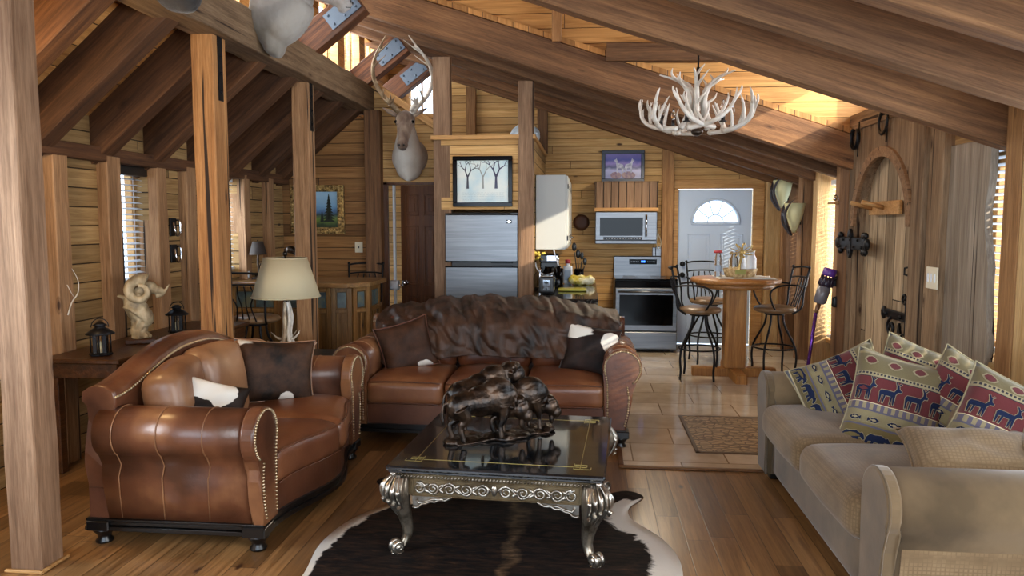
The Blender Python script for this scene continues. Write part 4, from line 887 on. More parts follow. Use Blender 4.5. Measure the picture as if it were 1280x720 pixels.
for sx, sy in ((-1, -1), (1, -1), (1, 1), (-1, 1)):
    dd = Vector((sx, sy, 0)).normalized(); base = Vector((sx*(hw_-0.085), sy*(hd-0.085), 0))
    axis = spline([(0.045, 0.385, 0.050), (0.062, 0.34, 0.066), (0.060, 0.29, 0.066), (0.035, 0.22, 0.046), (0.012, 0.15, 0.034), (0.004, 0.09, 0.027), (0.028, 0.045, 0.025), (0.062, 0.026, 0.028)], 5)
    b = MB(); rings = []; nn = 30
    pd = Vector((-dd.y, dd.x, 0))
    for (o_, z, r_) in axis:
        ring = []
        for j in range(nn):
            a = 2*PI*j/nn; fl = 1+0.09*math.cos(a*9)*min(1, max(0, (z-0.08)/0.12))
            ring.append(b.v(base+dd*(o_+r_*fl*math.cos(a)*0.85)+pd*(r_*fl*math.sin(a))+Vector((0, 0, z))))
        rings.append(ring)
    for A, B in zip(rings, rings[1:]):
        for j in range(nn): b.f([A[j], A[(j+1) % nn], B[(j+1) % nn], B[j]], True)
    b.f(rings[0]); b.f(rings[-1])
    lg = b.build('leg', 'gilt', t)
    b = MB()       # acanthus knee and scrolled toe
    for k in range(-3, 4):
        an = k*0.36; dr = (dd*math.cos(an)+pd*math.sin(an))
        pts = spline([tuple(base+dd*0.045+dr*0.030+Vector((0, 0, 0.395))), tuple(base+dd*0.052+dr*0.070+Vector((0, 0, 0.365-abs(k)*0.012))), tuple(base+dd*0.055+dr*0.073+Vector((0, 0, 0.31))), tuple(base+dd*0.040+dr*0.058+Vector((0, 0, 0.255))), tuple(base+dd*0.016+dr*0.041+Vector((0, 0, 0.19+abs(k)*0.01)))], 5)
        b.tube(pts, [0.006, 0.013, 0.011, 0.004], 7)
        b.tube([tuple(base+dd*0.05+dr*0.066+Vector((0, 0, 0.27-abs(k)*0.012))), tuple(base+dd*0.05+dr*0.078+Vector((0, 0, 0.30-abs(k)*0.016)))], [0.004, 0.010], 7)
    b.ball(base+dd*0.078+Vector((0, 0, 0.394)), 0.018, 10)
    b.build('acanthus_knee', 'gilt_hi', lg)
    b = MB(); c0 = base+dd*0.062+Vector((0, 0, 0.034))
    for s in (-1, 1):
        pts = []
        for j in range(20):
            a = -PI/2+j/19*2.6*PI; rr = 0.030*(1-0.7*j/19); pts.append(c0+dd*rr*math.cos(a)+pd*s*0.018+Vector((0, 0, rr*math.sin(a)+0.004)))
        b.tube(pts, 0.011, 8)
    b.ball(c0, (0.03, 0.03, 0.026), 12); b.lathe([(0.03, 0.0), (0.034, 0.006), (0.028, 0.014)], tuple(c0-Vector((0, 0, 0.034))), 16)
    b.build('scroll_toe', 'gilt_hi', lg)

# ================================================================== BISON SCULPTURE
M['bronze'] = mottled('dark patinated bronze', '15100d', '54402f', 16, 0.30, 0.8, 55, metal=0.7, lo=0.4, hi=0.75, spec=0.8)
def bison(parent, loc, rz, s=1.0, head=0.0, turn=0.0, stride=0.0):
    b = MB(); b.T = Matrix.Translation(loc) @ Matrix.Rotation(rz, 4, 'Z') @ Matrix.Scale(s, 4)
    B = b.ball
    B((-0.075, 0, 0.140), (0.070, 0.043, 0.050)); B((-0.115, 0, 0.130), (0.045, 0.040, 0.052)); B((-0.02, 0, 0.140), (0.075, 0.045, 0.056)); B((0.045, 0, 0.150), (0.072, 0.048, 0.070)); B((0.040, 0, 0.178), (0.072, 0.037, 0.055)); B((-0.015, 0, 0.160), (0.075, 0.036, 0.048)); B((0.085, 0, 0.155), (0.045, 0.036, 0.050)); B((0.07, 0, 0.115), (0.045, 0.038, 0.05))
    c, sn = math.cos(turn), math.sin(turn)
    def H(x, y, z): return (0.105+(x*c-y*sn), x*sn+y*c, 0.145+z+head)
    B(H(0.0, 0, 0.005), (0.040, 0.036, 0.045)); B(H(0.035, 0, -0.005), (0.038, 0.032, 0.040)); B(H(0.060, 0, -0.030), (0.024, 0.022, 0.026)); B(H(0.040, 0, -0.055), (0.014, 0.014, 0.032)); B(H(0.025, 0, 0.030), (0.028, 0.030, 0.020))
    for q in (-1, 1):
        b.tube(spline([H(0.022, q*0.026, 0.018), H(0.024, q*0.046, 0.024), H(0.022, q*0.052, 0.044), H(0.020, q*0.046, 0.056)], 4), [0.007, 0.006, 0.0025], 6); B(H(0.005, q*0.036, 0.010), (0.008, 0.014, 0.007))
        st = stride*q
        b.tube(spline([(0.060, q*0.026, 0.13), (0.066+st*0.5, q*0.027, 0.08), (0.062+st, q*0.027, 0.045), (0.066+st, q*0.027, 0.0)], 4), [0.030, 0.019, 0.010, 0.012], 8)
        b.tube(spline([(-0.110, q*0.024, 0.13), (-0.098-st*0.4, q*0.026, 0.085), (-0.125-st, q*0.026, 0.055), (-0.112-st, q*0.026, 0.0)], 4), [0.036, 0.022, 0.011, 0.012], 8)
    b.tube(spline([(-0.150, 0, 0.155), (-0.172, 0, 0.135), (-0.175, 0, 0.085), (-0.170, 0, 0.065)], 4), [0.006, 0.005, 0.009, 0.004], 6)
    return organic('bison', b, 'bronze', parent, voxel=0.0038, smooth=6)
t = thing('bison_sculpture', 'dark bronze sculpture of bison walking on a rocky base on the coffee table', 'sculpture', (-0.455, 3.905, 0.4425), math.radians(33))
b = MB(); random.seed(5)
for i in range(30):
    u = i/29; x = -0.27+0.56*u; y = 0.035*math.sin(u*9)+random.uniform(-0.035, 0.035); b.ball((x, y, 0.010), (random.uniform(0.04, 0.065), random.uniform(0.04, 0.065), random.uniform(0.016, 0.028)), 8, R=Matrix.Rotation(random.uniform(0, 3), 3, 'Z'))
b.box((0.0, 0, 0.004), (0.54, 0.11, 0.008))
organic('rock_base', b, 'bronze', t, voxel=0.006, smooth=2, disp=0.010, dscale=0.02)
bison(t, (-0.105, -0.045, 0.020), math.radians(-6), 1.36, head=-0.035, turn=math.radians(-30), stride=0.014)
bison(t, (0.125, 0.010, 0.026), math.radians(-10), 1.22, head=-0.045, turn=math.radians(-25), stride=-0.016)
bison(t, (-0.060, 0.075, 0.055), math.radians(4), 1.38, head=0.045, turn=math.radians(-20), stride=0.012)

# ================================================================== COWHIDE RUG
out = [(-0.45, 2.30), (-0.85, 2.42), (-1.20, 2.62), (-1.26, 2.90), (-1.262, 3.158), (-1.30, 3.477), (-1.245, 3.78), (-1.10, 4.02), (-0.98, 4.10), (-1.12, 4.28), (-1.27, 4.36), (-1.22, 4.46), (-1.0, 4.43), (-0.80, 4.34), (-0.50, 4.42), (-0.30, 4.50), (-0.10, 4.42), (0.08, 4.30), (0.24, 4.36), (0.33, 4.27), (0.24, 4.10), (0.245, 3.93), (0.38, 3.70), (0.44, 3.45), (0.42, 3.15), (0.38, 2.85), (0.30, 2.60), (0.0, 2.42), (-0.25, 2.33)]
op = spline([(x, y) if False else (x, y, 0) for x, y in out+[out[0]]], 5)[:-1]; cxr, cyr = -0.43, 3.4
b = MB(); K = 14; rings = []; lay = []
for k in range(K+1):
    f = (1-k/K); ring = []
    for (x, y, _) in op:
        px, py = cxr+(x-cxr)*f, cyr+(y-cyr)*f
        z = 0.007+0.004*mnoise.noise(Vector((px*4, py*4, 0)))*(1 if k else 0.5)
        ring.append(b.v((px, py, z if k else 0.003)))
    rings.append(ring)
for A, B in zip(rings, rings[1:]):
    for j in range(len(op)): b.f([A[j], A[(j+1) % len(op)], B[(j+1) % len(op)], B[j]], True)
o = b.build('cowhide_rug', [], fix=True) if False else None
bmesh.ops.remove_doubles(b.bm, verts=b.bm.verts[:], dist=0.0003)
n = N('brindle cowhide'); tc = n.n('ShaderNodeTexCoord'); v = tc.outputs['Object']
at = n.n('ShaderNodeAttribute', attribute_name='edge')
nz = n.noise(v, 4.5, 6, 0.75, 0.8); e = n.math('ADD', at.outputs['Fac'], n.math('MULTIPLY', n.math('SUBTRACT', nz, 0.5), 0.28))
sp = n.n('ShaderNodeSeparateXYZ'); n.l(v, sp.inputs[0])
strp = n.math('ABSOLUTE', n.math('ADD', n.math('ADD', sp.outputs[0], 0.36), n.math('MULTIPLY', n.math('SUBTRACT', n.noise(v, 6, 5), 0.5), 0.22)))
mp = n.n('ShaderNodeMapping'); n.l(v, mp.inputs[0]); mp.inputs['Scale'].default_value = (3, 12, 1)
hair = n.noise(mp.outputs[0], 3.0, 5, 0.7, 0.5)
dk = n.ramp(hair, [(0.42, S('0b0a0b')), (0.62, S('2a1e17')), (0.75, S('4a3526'))])
dk = n.mix(n.ramp(strp, [(0.0, (0.7, 0.7, 0.7, 1)), (0.05, (0, 0, 0, 1))]), dk, n.ramp(hair, [(0.3, S('241a13')), (0.7, S('7a6248'))]))
n.p(color=n.mix(n.ramp(e, [(0.10, (0, 0, 0, 1)), (0.13, (1, 1, 1, 1))]), S('cfcac0'), dk), rough=0.75, spec=0.18); n.bump(hair, 0.4, 0.004); M['hide'] = n.m
o = b.build('cowhide_rug', 'hide'); me = o.data; at_ = me.attributes.new('edge', 'FLOAT', 'POINT')
side = lambda x: 1.0
for i, vv in enumerate(me.vertices):
    p = vv.co; dmin = min(math.hypot(p.x-q[0], p.y-q[1]) for q in op)
    wdt = 0.9 if p.x > 0.05 else (1.7 if p.y > 3.4 else 3.2)       # the pale rim is wider on one flank
    if p.x < -0.95 and p.y > 4.15 or (p.x > 0.12 and p.y > 4.2): dmin += 0.14     # dark legs
    at_.data[i].value = dmin*wdt*1.1
m = o.modifiers.new('s', 'SOLIDIFY'); m.thickness = 0.003; m.offset = 1
tag(o, 'black and brown cowhide rug with a white rim under the coffee table', 'rug')

# ================================================================== KITCHEN
# fridge
t = thing('refrigerator', 'stainless steel top-freezer refrigerator set between two timber posts', 'refrigerator', (-1.098, 7.72, 0))
b = MB(); b.b2((-0.375, 0.06, 0.03), (0.375, 0.74, 1.675), bev=0.006); b.build('body', 'black_plastic', t)
for nm, z0, z1 in (('freezer_door', 1.175, 1.668), ('fridge_door', 0.10, 1.130)):
    b = MB(); b.b2((-0.382, -0.005, z0), (0.382, 0.055, z1), bev=0.010); dr = b.build(nm, 'steel', t)
    b = MB(); zz = z0 if nm == 'freezer_door' else z1
    s = 1 if nm == 'freezer_door' else -1
    b.b2((-0.380, -0.018, zz-(0.0 if s > 0 else 0.012)), (0.380, 0.0, zz+(0.012 if s > 0 else 0.0)), bev=0.004); b.b2((0.10, -0.03, zz-0.010), (0.33, -0.004, zz+0.010), bev=0.005); b.build('door_handle', 'black_gloss', dr)
b = MB(); b.tube([(-0.38+0.76*i/12, 0.0, 1.672+0.008*math.sin(PI*i/12)) for i in range(13)], 0.007, 6); b.b2((0.30, -0.008, 1.668), (0.38, 0.06, 1.685), bev=0.003); b.build('hinge_cover', 'black_plastic', t)
b = MB(); b.b2((0.26, -0.008, 1.575), (0.315, -0.004, 1.610), bev=0.001); o = b.build('badge', 'black_gloss', t); b = MB(); b.b2((0.268, -0.0095, 1.588), (0.307, -0.008, 1.598)); b.b2((0.280, -0.0095, 1.580), (0.295, -0.008, 1.606)); b.build('emblem', 'chrome', o)
b = MB(); b.b2((-0.37, 0.02, 0.03), (0.37, 0.06, 0.095), bev=0.004); b.build('kick_grille', 'black_plastic', t)

# framed pictures
def framed(name, label, x0, x1, z0, z1, y, fw, frame_mat, img_builder, depth=0.03, profile=None):
    t = thing(name, label, 'picture', ((x0+x1)/2, y, (z0+z1)/2)); w, h = (x1-x0), (z1-z0)
    b = MB()
    for a, c in (((-w/2, -h/2), (w/2, -h/2+fw)), ((-w/2, h/2-fw), (w/2, h/2)), ((-w/2, -h/2+fw), (-w/2+fw, h/2-fw)), ((w/2-fw, -h/2+fw), (w/2, h/2-fw))): b.b2((a[0], -depth, a[1]), (c[0], 0, c[1]), bev=0.005)
    if profile: profile(b, w, h, fw, depth)
    b.build('frame', frame_mat, t); img_builder(t, w-2*fw, h-2*fw, -depth*0.45); return t
def art_tree(b, x, z0, h, y, rnd, lean=0, w0=0.012, depth=0):
    def br(px, pz, ang, L, w, d):
        ex, ez = px+math.sin(ang)*L, pz+math.cos(ang)*L; nx, nz = math.cos(ang), -math.sin(ang)
        b.f([b.v((px-nx*w, y, pz-nz*w)), b.v((px+nx*w, y, pz+nz*w)), b.v((ex+nx*w*0.65, y, ez+nz*w*0.65)), b.v((ex-nx*w*0.65, y, ez-nz*w*0.65))])
        if d > 0:
            for s in (-1, 1): br(ex, ez, ang+s*rnd.uniform(0.28, 0.65), L*rnd.uniform(0.62, 0.85), w*0.65, d-1)
    br(x, z0, lean, h*0.38, w0, 4)
def img_winter(t, w, h, y):
    b = MB(); b.b2((-w/2, y, -h/2), (w/2, y+0.004, h/2)); b.build('print', mottled('pale winter sky print', 'b9d3d8', 'dfe4dc', 5, 0.3, 0), t)
    rnd = random.Random(4)
    for x, m, c, w0 in ((-0.155, 'a', '2a2a3a', 0.013), (0.005, 'b', '8b8f88', 0.010), (0.14, 'c', '3a3a55', 0.016)):
        b = MB(); art_tree(b, x, -h*0.17, h*0.72, y-0.001-(0.0003 if m == 'c' else 0), rnd, w0=w0)
        bmesh.ops.bisect_plane(b.bm, geom=b.bm.verts[:]+b.bm.edges[:]+b.bm.faces[:], plane_co=(0, 0, h/2-0.004), plane_no=(0, 0, 1), clear_outer=True)
        for sgn in (-1, 1): bmesh.ops.bisect_plane(b.bm, geom=b.bm.verts[:]+b.bm.edges[:]+b.bm.faces[:], plane_co=(sgn*(w/2-0.004), 0, 0), plane_no=(sgn, 0, 0), clear_outer=True)
        b.build('printed_tree', plain('tree ink '+m, c, 0.4), t)
    b = MB()
    for i in range(5):
        z = -h*0.27-i*h*0.042; x = -w*0.40
        while x < w*(0.40 if i < 4 else 0.20):
            L = random.uniform(0.008, 0.03); pts = [(x+L*k/5, y-0.001, z+0.0035*math.sin(k*2.1+x*90)) for k in range(6)]; b.tube(pts, 0.0008, 4, sm=False); x += L+0.008
    b.build('handwritten_lines', plain('grey ink', '8a9aa0', 0.5), t)
framed('framed_picture', 'black framed print of three bare winter trees with handwriting, hung above the fridge', -1.395, -0.775, 1.745, 2.262, 7.74, 0.045, 'black_gloss', img_winter)
def img_wolves(t, w, h, y):
    b = MB(); b.b2((-w/2, y, -h/2), (w/2, y+0.004, h/2)); n = N('violet dusk print'); tc = n.n('ShaderNodeTexCoord'); sp = n.n('ShaderNodeSeparateXYZ'); n.l(tc.outputs['Object'], sp.inputs[0])
    z = n.math('ADD', n.math('DIVIDE', sp.outputs[2], h), 0.5); z = n.math('ADD', z, n.math('MULTIPLY', n.math('SUBTRACT', n.noise(tc.outputs['Object'], 9, 4), 0.5), 0.25))
    n.p(color=n.ramp(z, [(0.1, S('8a8ab8')), (0.33, S('b8b4dc')), (0.45, S('4a4478')), (0.6, S('9a80c8')), (0.75, S('3c3a9a')), (0.95, S('6a5aa8'))]), rough=0.3); b.build('print', n.m, t)
    b = MB()
    for x, s in ((-0.05, -1), (0.08, 1)):
        P = [(-.5, -.5), (-.36, -.5), (-.3, -.1), (.15, -.1), (.2, -.5), (.32, -.5), (.34, .1), (.44, .42), (.62, .52), (.60, .62), (.42, .66), (.36, .80), (.28, .64), (.14, .34), (-.3, .26), (-.5, .2), (-.66, -.2), (-.56, -.2)]
        b.f([b.v((x+s*p[0]*0.10, y-0.002, -0.01+p[1]*0.15)) for p in (P if s > 0 else P[::-1])])
    b.build('printed_wolf', mottled('wolf grey', '9a9ab0', 'e0dce8', 40, 0.4, 0), t)
    b = MB()
    for x, z, rx, rz_ in ((-0.09, -0.115, 0.07, 0.045), (0.07, -0.115, 0.09, 0.05)): b.f([b.v((x+rx*math.cos(2*PI*i/14), y-0.0015, z+rz_*math.sin(2*PI*i/14))) for i in range(14)])
    b.build('printed_rock', mottled('rock ink', '6a4a70', 'b08a80', 20, 0.4, 0), t)
framed('framed_picture', 'framed print of two wolves at violet dusk, above the wooden range hood', 0.165, 0.71, 2.10, 2.505, BW, 0.045, plain('navy frame', '1c2233', 0.35), img_wolves)
def img_forest(t, w, h, y):
    b = MB(); b.b2((-w/2, y, -h/2), (w/2, y+0.004, h/2)); n = N('mountain meadow painting'); tc = n.n('ShaderNodeTexCoord'); sp = n.n('ShaderNodeSeparateXYZ'); n.l(tc.outputs['Object'], sp.inputs[0])
    z = n.math('ADD', n.math('DIVIDE', sp.outputs[2], h), 0.5); z = n.math('ADD', z, n.math('MULTIPLY', n.math('SUBTRACT', n.noise(tc.outputs['Object'], 12, 5), 0.5), 0.22))
    n.p(color=n.ramp(z, [(0.05, S('27402a')), (0.22, S('6c8a3c')), (0.34, S('2f4a55')), (0.45, S('4f7ab0')), (0.62, S('7fb4dc')), (0.9, S('9cc8e6'))]), rough=0.4); b.build('canvas', n.m, t)
    fir = plain('dark fir paint', '15251c', 0.5)
    for x, h_, k in ((0.13, 0.30, 0), (-0.17, 0.26, 1), (-0.10, 0.17, 2), (0.05, 0.12, 3)):
        b = MB(); z0 = -h*0.35
        for i in range(9):
            f = i/9; ww = (1-f)*0.075*(h_/0.3)+0.004; zz = z0+h_*f
            b.f([b.v((x-ww, y-0.0012-k*0.0002, zz)), b.v((x+ww, y-0.0012-k*0.0002, zz)), b.v((x, y-0.0012-k*0.0002, zz+h_*0.18))])
        b.build('painted_fir', fir, t)
M['ornate_gold'] = mottled('ornate antique gold', '5a4526', 'd0b276', 30, 0.35, 0.8, 70, metal=0.7)
def orn(b, w, h, fw, d):
    for k in range(2):
        o_ = fw*(0.3+0.4*k)
        for (x0, z0, x1, z1) in ((-w/2+o_, -h/2+o_, w/2-o_, -h/2+o_), (-w/2+o_, h/2-o_, w/2-o_, h/2-o_), (-w/2+o_, -h/2+o_, -w/2+o_, h/2-o_), (w/2-o_, -h/2+o_, w/2-o_, h/2-o_)):
            L = math.hypot(x1-x0, z1-z0); m_ = int(L/0.032)
            for i in range(m_+1): b.ball((x0+(x1-x0)*i/m_, -d-0.002, z0+(z1-z0)*i/m_), (0.016, 0.012, 0.012), 7, R=Matrix.Rotation(i*1.3, 3, 'Y'))
framed('framed_painting', 'forest landscape painting in an ornate gold frame, half hidden by a timber post', -3.36, -2.74, 1.455, 2.005, 8.32, 0.075, 'ornate_gold', img_forest, depth=0.05, profile=orn)

# kitchen base run with granite top, wall cabinets
M['granite'] = mottled('polished dark granite', '17181a', '8f8c86', 60, 0.07, 0, 10, c3='2e2d2c', lo=0.4, hi=0.72, detail=6, spec=0.8)
M['cab_wood'] = wood('cabinet wood', 'a88256', '6c4c2c', axis=2, rough=0.5)
t = thing('base_cabinet', 'wooden base cabinet run under the granite counter behind the long sofa', 'cabinet', (-0.22, 6.68, 0))
b = MB(); b.b2((-0.27, 0.0, 0.08), (0.27, 1.98, 0.865)); b.b2((-0.25, 0.02, 0), (0.20, 1.96, 0.08)); b.build('body', 'cab_wood', t)
b = MB()
for i in range(5): b.b2((-0.26+i*0.105, -0.012, 0.10), (-0.26+i*0.105+0.098, 0.002, 0.86), bev=0.004)
b.build('end_panel', 'cab_wood', t)
for i in range(4):
    b = MB(); y = 0.02+i*0.49; b.b2((0.27, y, 0.10), (0.29, y+0.47, 0.68), bev=0.004); b.b2((0.29, y+0.07, 0.17), (0.296, y+0.40, 0.61), bev=0.003); d = b.build('door', 'cab_wood', t); b = MB(); b.tube([(0.29, y+0.43, 0.60), (0.315, y+0.43, 0.59), (0.315, y+0.43, 0.51), (0.29, y+0.43, 0.50)], 0.005, 6); b.build('handle', 'black_metal', d)
    b = MB(); b.b2((0.27, y, 0.70), (0.29, y+0.47, 0.85), bev=0.004); d = b.build('drawer', 'cab_wood', t); b = MB(); b.tube([(0.29, y+0.18, 0.78), (0.315, y+0.19, 0.78), (0.315, y+0.28, 0.78), (0.29, y+0.29, 0.78)], 0.005, 6); b.build('handle', 'black_metal', d)
b = MB(); b.b2((-0.50, 6.63, 0.868), (0.092, 8.70, 0.910), bev=0.008); b.b2((-0.555, 7.86, 0.868), (-0.48, 8.70, 0.905)); tag(b.build('granite_countertop', 'granite'), 'polished dark granite countertop holding the toaster and coffee maker', 'countertop')
M['cab_white'] = plain('off white cabinet paint', 'a9aba7', 0.45)
t = thing('wall_cabinet', 'white wall cabinet hung beside the fridge post above the counter', 'cabinet', (-0.385, 7.92, 1.30))
b = MB(); b.b2((-0.165, 0, 0), (0.150, 1.80, 0.78), bev=0.004); b.build('body', 'cab_white', t)
for i in range(4):
    b = MB(); y = 0.01+i*0.45; b.b2((0.150, y, 0.01), (0.170, y+0.435, 0.77), bev=0.003); b.b2((0.170, y+0.06, 0.07), (0.175, y+0.375, 0.71), bev=0.003); d = b.build('door', 'cab_white', t)
    b = MB(); b.ball((0.19, y+(0.38 if i % 2 == 0 else 0.05), 0.10), 0.014, 8); b.build('knob', 'chrome', d)
    for z in (0.12, 0.66): b = MB(); b.b2((0.168, y-0.008, z-0.025), (0.178, y+0.012, z+0.025), bev=0.002); b.build('hinge', 'black_metal', d)

def put(nm, lab, cat, x, y, z=0.911): return thing(nm, lab, cat, (x, y, z))
t = put('coffee_maker', 'black drip coffee maker under the white wall cabinet', 'coffee maker', -0.41, 8.02)
b = MB(); b.b2((-0.10, -0.11, 0), (0.10, 0.12, 0.03), bev=0.01); b.b2((-0.10, 0.02, 0.03), (0.10, 0.12, 0.34), bev=0.012); b.b2((-0.10, -0.10, 0.25), (0.10, 0.12, 0.34), bev=0.015); b.build('body', 'black_plastic', t)
b = MB(); b.lathe([(0.055, 0), (0.07, 0.04), (0.068, 0.11), (0.045, 0.16), (0.048, 0.175)], (0, -0.035, 0.032), 20); cf = b.build('carafe', 'black_gloss', t); b = MB(); b.tube([(0.04, -0.09, 0.19), (0.04, -0.14, 0.18), (0.04, -0.14, 0.08), (0.04, -0.10, 0.07)], 0.009, 8); b.build('handle', 'black_plastic', cf)
b = MB(); b.b2((-0.02, -0.106, 0.27), (0.09, -0.10, 0.325), bev=0.002); b.b2((0.095, -0.02, 0.05), (0.104, 0.09, 0.30), bev=0.003); b.build('trim_plate', 'chrome', t)
t = put('toaster', 'small chrome and black toaster at the near end of the granite counter', 'toaster', -0.385, 7.15)
b = MB(); b.rbox((0, 0, 0.09), (0.145, 0.28, 0.165), 0.03, 10); b.build('body', 'chrome', t)
b = MB(); b.rbox((0, -0.132, 0.088), (0.140, 0.03, 0.160), 0.014, 8); e_ = b.build('end_panel', 'black_plastic', t); b = MB(); b.b2((-0.035, -0.154, 0.04), (0.035, -0.146, 0.14), bev=0.003); b.build('face_plate', 'chrome', e_)
b = MB(); b.b2((-0.02, -0.170, 0.105), (0.02, -0.148, 0.12), bev=0.004); b.b2((-0.004, -0.158, 0.05), (0.004, -0.154, 0.13)); b.cyl((0, -0.158, 0.055), (0, -0.172, 0.055), 0.012); b.build('lever', 'black_plastic', t)
b = MB(); b.b2((-0.04, -0.09, 0.165), (-0.015, 0.09, 0.1745)); b.b2((0.015, -0.09, 0.165), (0.04, 0.09, 0.1745)); b.build('slot', 'black_gloss', t)
M['plastic_bag'] = mottled('crinkled yellow bread bag', 'b8a02e', 'e8e2c4', 9, 0.25, 0.4, 30, c3='d8c860', lo=0.35, hi=0.6)
b = MB(); random.seed(8)
for i in range(9): b.ball((random.uniform(-.09, .09), random.uniform(-.06, .06), random.uniform(0.035, 0.075)), (random.uniform(.045, .075), random.uniform(.04, .06), random.uniform(.035, .055)), 8)
b.ball((0.02, 0, 0.04), (0.12, 0.08, 0.04)); o = organic('bread_bag', b, 'plastic_bag', voxel=0.008, smooth=3, disp=0.03, dscale=0.03, loc=(-0.07, 8.15, 0.911)); tag(o, 'crinkled yellow and white bag of bread on the granite counter', 'bag')
b = MB(); b.rbox((0, 0, 0.012), (0.28, 0.20, 0.022), 0.01, 8); tag(b.build('yellow_tray', plain('yellow green tray', 'a9a23a', 0.25), loc=(-0.15, 7.45, 0.911)), 'shiny yellow tray lying on the granite counter before the bread bag', 'tray')
t = put('bottle', 'white plastic bottle with a red cap between coffee maker and utensils', 'bottle', -0.22, 8.30)
b = MB(); b.rbox((0, 0, 0.10), (0.10, 0.08, 0.20), 0.02, 8); b.cyl((0, 0, 0.19), (0, 0, 0.225), 0.025, 0.02); b.build('body', 'white_paint', t); b = MB(); b.lathe([(0.030, 0.225), (0.032, 0.23), (0.030, 0.262), (0.022, 0.268)], (0, 0, 0), 16); b.build('cap', plain('red cap', '9c2430', 0.35), t)
b = MB(); b.b2((-0.035, -0.0415, 0.04), (0.035, -0.040, 0.15)); b.build('label', plain('blue grey label', '8ea0b4', 0.4), t)
t = put('utensil_crock', 'dark crock of black cooking utensils on the counter by the back wall', 'utensil holder', -0.10, 8.48)
b = MB(); b.lathe([(0.05, 0), (0.055, 0.01), (0.055, 0.15), (0.048, 0.155), (0.046, 0.02)], (0, 0, 0), 20); b.build('crock', 'black_gloss', t)
for i, (dx, dy, h, kind) in enumerate(((-0.05, 0.0, 0.40, 0), (0.03, 0.01, 0.30, 1), (-0.01, 0.03, 0.32, 0), (0.06, 0.0, 0.24, 1))):
    b = MB(); b.tube([(dx*0.3, dy*0.3, 0.05), (dx, dy, h-0.06)], 0.006, 6); b.ball((dx*1.1, dy*1.1, h), (0.028, 0.010, 0.05) if kind == 0 else (0.022, 0.008, 0.045), 10); b.build('utensil', 'black_plastic', t)
b = MB(); b.tube(spline([(-0.36, 7.905, 1.30), (-0.33, 7.90, 1.20), (-0.31, 7.88, 1.12), (-0.36, 7.86, 1.06), (-0.46, 7.86, 1.04), (-0.53, 7.88, 1.10), (-0.55, 7.90, 1.16)], 8), 0.007, 6); tag(b.build('white_cable', 'white_paint'), 'white power cord looping below the white wall cabinet', 'cord')
b = MB(); b.lathe([(0.0, 0.02), (0.08, 0.015), (0.10, 0.0), (0.105, 0.0), (0.10, 0.03), (0.06, 0.04), (0, 0.042)], (0, 0, 0), 28, cap=False); o = b.build('trivet', plain('dark rust brown disc', '4f2c18', 0.6), loc=(-0.09, BW, 1.585), rot=(PI/2, 0, 0)); tag(o, 'round rust brown wooden disc hanging on the back wall by the wall cabinet', 'trivet')
b = MB()
for i in range(16):
    a = i*2.4; r = 0.02+0.05*(i/16); b.ball((r*math.cos(a), 0.4*r*math.sin(a), 0.04+0.035*math.sin(i*1.7)), (0.018, 0.018, 0.016), 7)
b.tube([(0, 0, -0.03), (0, 0, 0.05)], 0.008, 6); b.build_ = None
tag(b.build('yellow_blossom', plain('dried yellow flowers', 'a8973c', 0.7, bump=0.5, bscale=60), loc=(-0.505, 7.95, 1.19)), 'small tuft of dried yellow flowers against the fridge post under the wall cabinet', 'flowers')
b = MB(); b.lathe([(0.03, 0), (0.036, 0.01), (0.030, 0.10), (0.018, 0.16), (0.02, 0.20)], (0, 0, 0), 14); tag(b.build('bud_vase', 'chrome', loc=(-0.505, 7.95, 0.911)), 'slim silver vase holding the dried yellow flowers', 'vase')
for z in (1.0, ): 
    b = MB(); b.lathe([(0.05, 0), (0.052, 0.01), (0.05, 0.20), (0.03, 0.215), (0.012, 0.235)], (0, 0, 0), 18); tag(b.build('kettle_canister', 'black_gloss', loc=(-0.30, 7.72, 0.911)), 'tall glossy black canister between the toaster and the coffee maker', 'canister')

# range
YR = 9.17
t = thing('kitchen_range', 'stainless steel electric range with black glass oven door', 'stove', (0.703, YR, 0)); w = 0.375
b = MB(); b.b2((-w, 0.03, 0.03), (w, 0.66, 0.895), bev=0.004); b.build('body', 'black_plastic', t)
b = MB(); b.b2((-w, 0.0, 0.885), (w, 0.60, 0.905), bev=0.006)
ck = b.build('cooktop', 'black_gloss', t); b = MB()
for x, y, r in ((-0.18, 0.17, 0.10), (0.18, 0.17, 0.08), (-0.18, 0.43, 0.08), (0.18, 0.43, 0.10)): b.tube([(x+r*math.cos(2*PI*i/28), y+r*math.sin(2*PI*i/28), 0.9055) for i in range(28)], 0.0015, 4, closed=True)
b.build('burner_ring', plain('burner grey', '5a5a5e', 0.4), ck)
b = MB(); b.b2((-w, 0.60, 0.89), (w, 0.67, 1.155), bev=0.010); bg_ = b.build('backguard', 'steel', t)
b = MB(); b.b2((-0.175, 0.592, 1.05), (0.175, 0.602, 1.115), bev=0.002); cp = b.build('control_panel', 'black_gloss', bg_)
b = MB()
for i in range(3): b.b2((-0.022+i*0.018, 0.5905, 1.074), (-0.010+i*0.018, 0.592, 1.098))
e = N('blue display'); e.p(color=(0, 0, 0, 1), emit=S('3a7cff'), es=2.5); b.build('clock_display', e.m, cp)
b = MB()
for i in range(5):
    for s in (-1, 1): b.b2((s*(0.06+i*0.022)-0.006, 0.5905, 1.078), (s*(0.06+i*0.022)+0.006, 0.592, 1.088))
b.build('touch_key', plain('key grey', '9a9aa0', 0.4), cp)
b = MB(); b.b2((-w, -0.005, 0.80), (w, 0.03, 0.882), bev=0.008); b.build('front_lip', 'black_gloss', t)
b = MB(); b.b2((-w+0.004, -0.03, 0.275), (w-0.004, 0.03, 0.795), bev=0.008); dr = b.build('oven_door', 'steel', t)
